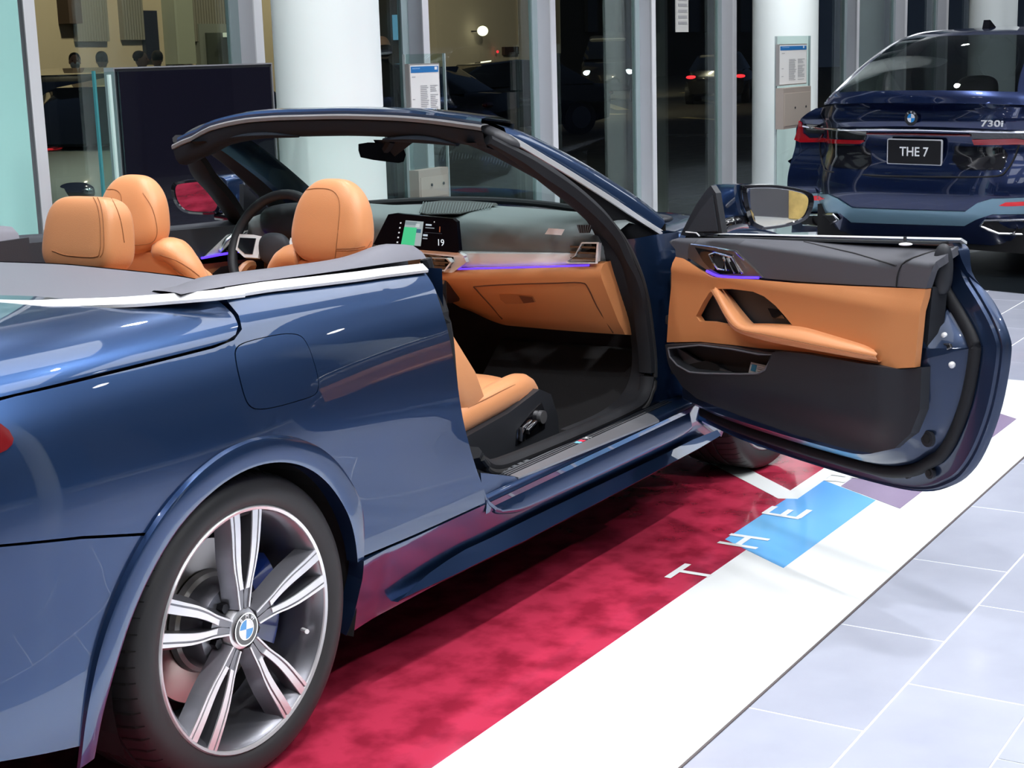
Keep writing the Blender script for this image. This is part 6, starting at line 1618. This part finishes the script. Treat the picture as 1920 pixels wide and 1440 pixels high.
street_car(268, 14.2, 194, WHT, 'pale saloon placed outside for a reflection in the leftmost window', BLK)  # solid car put in for one reflected in the window glass
street_car(118, 20.8, 50, BLK, 'black car with red tail lamps lit, beyond the added pale saloon', None, tail=True, tall=1.06, lampz=1.08)
street_car(930, 31, 150, BLK, 'black saloon parked in the street right of the first column')
street_car(722, 27, 100, BLK, 'black car parked in front of the dark shopfront')
street_car(1140, 52, 208, BLK, 'tall black van with white roof and bright headlights facing the windows', WHT, lamps=True, tall=1.42)
street_car(1352, 48, 20, BLK, 'dark car with a red lamp far off beside the second column', None, tail=True)
SKIN = mat('skin', (.55, .33, .24), .5)
def person(px, dist, face_deg, label, coat, hair, mask=False, trousers=(.02, .02, .03), bald=False):
    d = ray(px, 100); yw = math.atan2(d[1], d[0]); c = (CAM[0]+dist*math.cos(yw), CAM[1]+dist*math.sin(yw), -.055)
    T = thing('person', label, 'person', c, math.radians(face_deg))
    def skinned(name, verts, edges, radii, mt, root=0):
        me = bpy.data.meshes.new(name); me.from_pydata(verts, edges, []); o = link(name, me, T); me.materials.append(mt)
        md = o.modifiers.new('skin', 'SKIN'); me2 = me
        if not me.skin_vertices: 
            bm = bmesh.new(); bm.from_mesh(me); bm.verts.layers.skin.verify(); bm.to_mesh(me); bm.free()
        for i, r_ in enumerate(radii): me.skin_vertices[0].data[i].radius = (r_, r_) if not hasattr(r_, '__len__') else r_
        me.skin_vertices[0].data[root].use_root = True
        sb = o.modifiers.new('sub', 'SUBSURF'); sb.levels = 1; sb.render_levels = 2
        md.use_smooth_shade = True
        return o
    V = [(0, 0, .95), (0, 0, 1.12), (0, 0, 1.32), (0, 0, 1.44), (0, 0, 1.52), (.01, 0, 1.60)]
    E_ = [(0, 1), (1, 2), (2, 3), (3, 4), (4, 5)]; Rr = [(.15, .11), (.15, .11), (.19, .12), (.12, .09), .052, .055]
    for s_ in (-1, 1):
        k = len(V); V += [(0, s_*.17, 1.39), (.0, s_*.23, 1.12), (.08, s_*.21, .88), (.12, s_*.20, .80)]; E_ += [(3, k), (k, k+1), (k+1, k+2), (k+2, k+3)]; Rr += [.062, .050, .036, .032]
        k = len(V); V += [(0, s_*.09, .88), (.015, s_*.10, .50), (0, s_*.10, .09), (.13, s_*.11, .035)]; E_ += [(0, k), (k, k+1), (k+1, k+2), (k+2, k+3)]; Rr += [.088, .062, .042, .038]
    skinned('body', V, E_, Rr, coat)
    def hf(x, y, z): return [x*(1-.12*(z < 0)*(-z))+.04*(z < -.2), y*(1-.22*max(0, -z)), z]
    hd_ = superell('head', (.02, 0, 1.645), (.20, .158, .245), SKIN, T, 2.2, 2.2, hf, 24, 18)
    superell('nose', (.125, 0, 1.64), (.035, .03, .045), SKIN, T, 2, 2)
    for s_ in (-1, 1):
        superell('ear', (.01, s_*.08, 1.645), (.05, .02, .065), SKIN, T, 2, 2)
        superell('eye', (.105, s_*.034, 1.665), (.02, .028, .014), mat('eye_dark', (.02, .015, .01), .2), T, 2, 2)
    superell('mouth', (.112, 0, 1.585), (.012, .05, .012), mat('lip', (.4, .16, .13), .5), T, 2, 2)
    if not bald: superell('hair', (-.012, 0, 1.69), (.205, .175, .20), hair, T, 2.2, 2.2, lambda x, y, z: [x*(.9 if z < 0 else 1), y, max(z, -.55+.9*max(0, x))])
    else: superell('hair', (-.03, 0, 1.635), (.17, .166, .12), hair, T, 2.2, 2.2, lambda x, y, z: [min(x, .3), y, z])
    if mask: superell('face_mask', (.075, 0, 1.60), (.12, .14, .11), mat('mask_white', (.75, .8, .82), .7), T, 2.4, 2.4)
    for s_ in (-1, 1):
        o = superell('palm', (.15, s_*.195, .765), (.035, .075, .09), SKIN, T, 2.5, 2.5)
        for f in range(4): q = MB(); q.tube([(.15, s_*.195-.027+.018*f, .73), (.155, s_*.195-.027+.018*f, .70), (.15, s_*.195-.027+.018*f, .668+.006*abs(f-1.5))], .008, 6); q.obj('finger', SKIN, o, True)
        q = MB(); q.tube([(.165, s_*.155, .775), (.18, s_*.145, .745)], .009, 6); q.obj('thumb', SKIN, o, True)
    return T
BLKC = mat('coat_black', (.012, .012, .014), .8); HAIR = mat('hair_black', (.008, .007, .007), .6)
person(139, 25, 228, 'person in dark clothes wearing a white face mask outside', BLKC, HAIR, True)
person(190, 24.2, 40, 'person in black turned away, right of the masked one', BLKC, HAIR)
person(262, 25, 300, 'person in black standing before the dark recess of the beige building', BLKC, HAIR)
person(294, 25.5, 60, 'person in black at the green pilaster of the beige building', BLKC, HAIR)
person(718, 15, 60, 'bald man in a black jacket seen from behind beside the first column', BLKC, HAIR, bald=True)
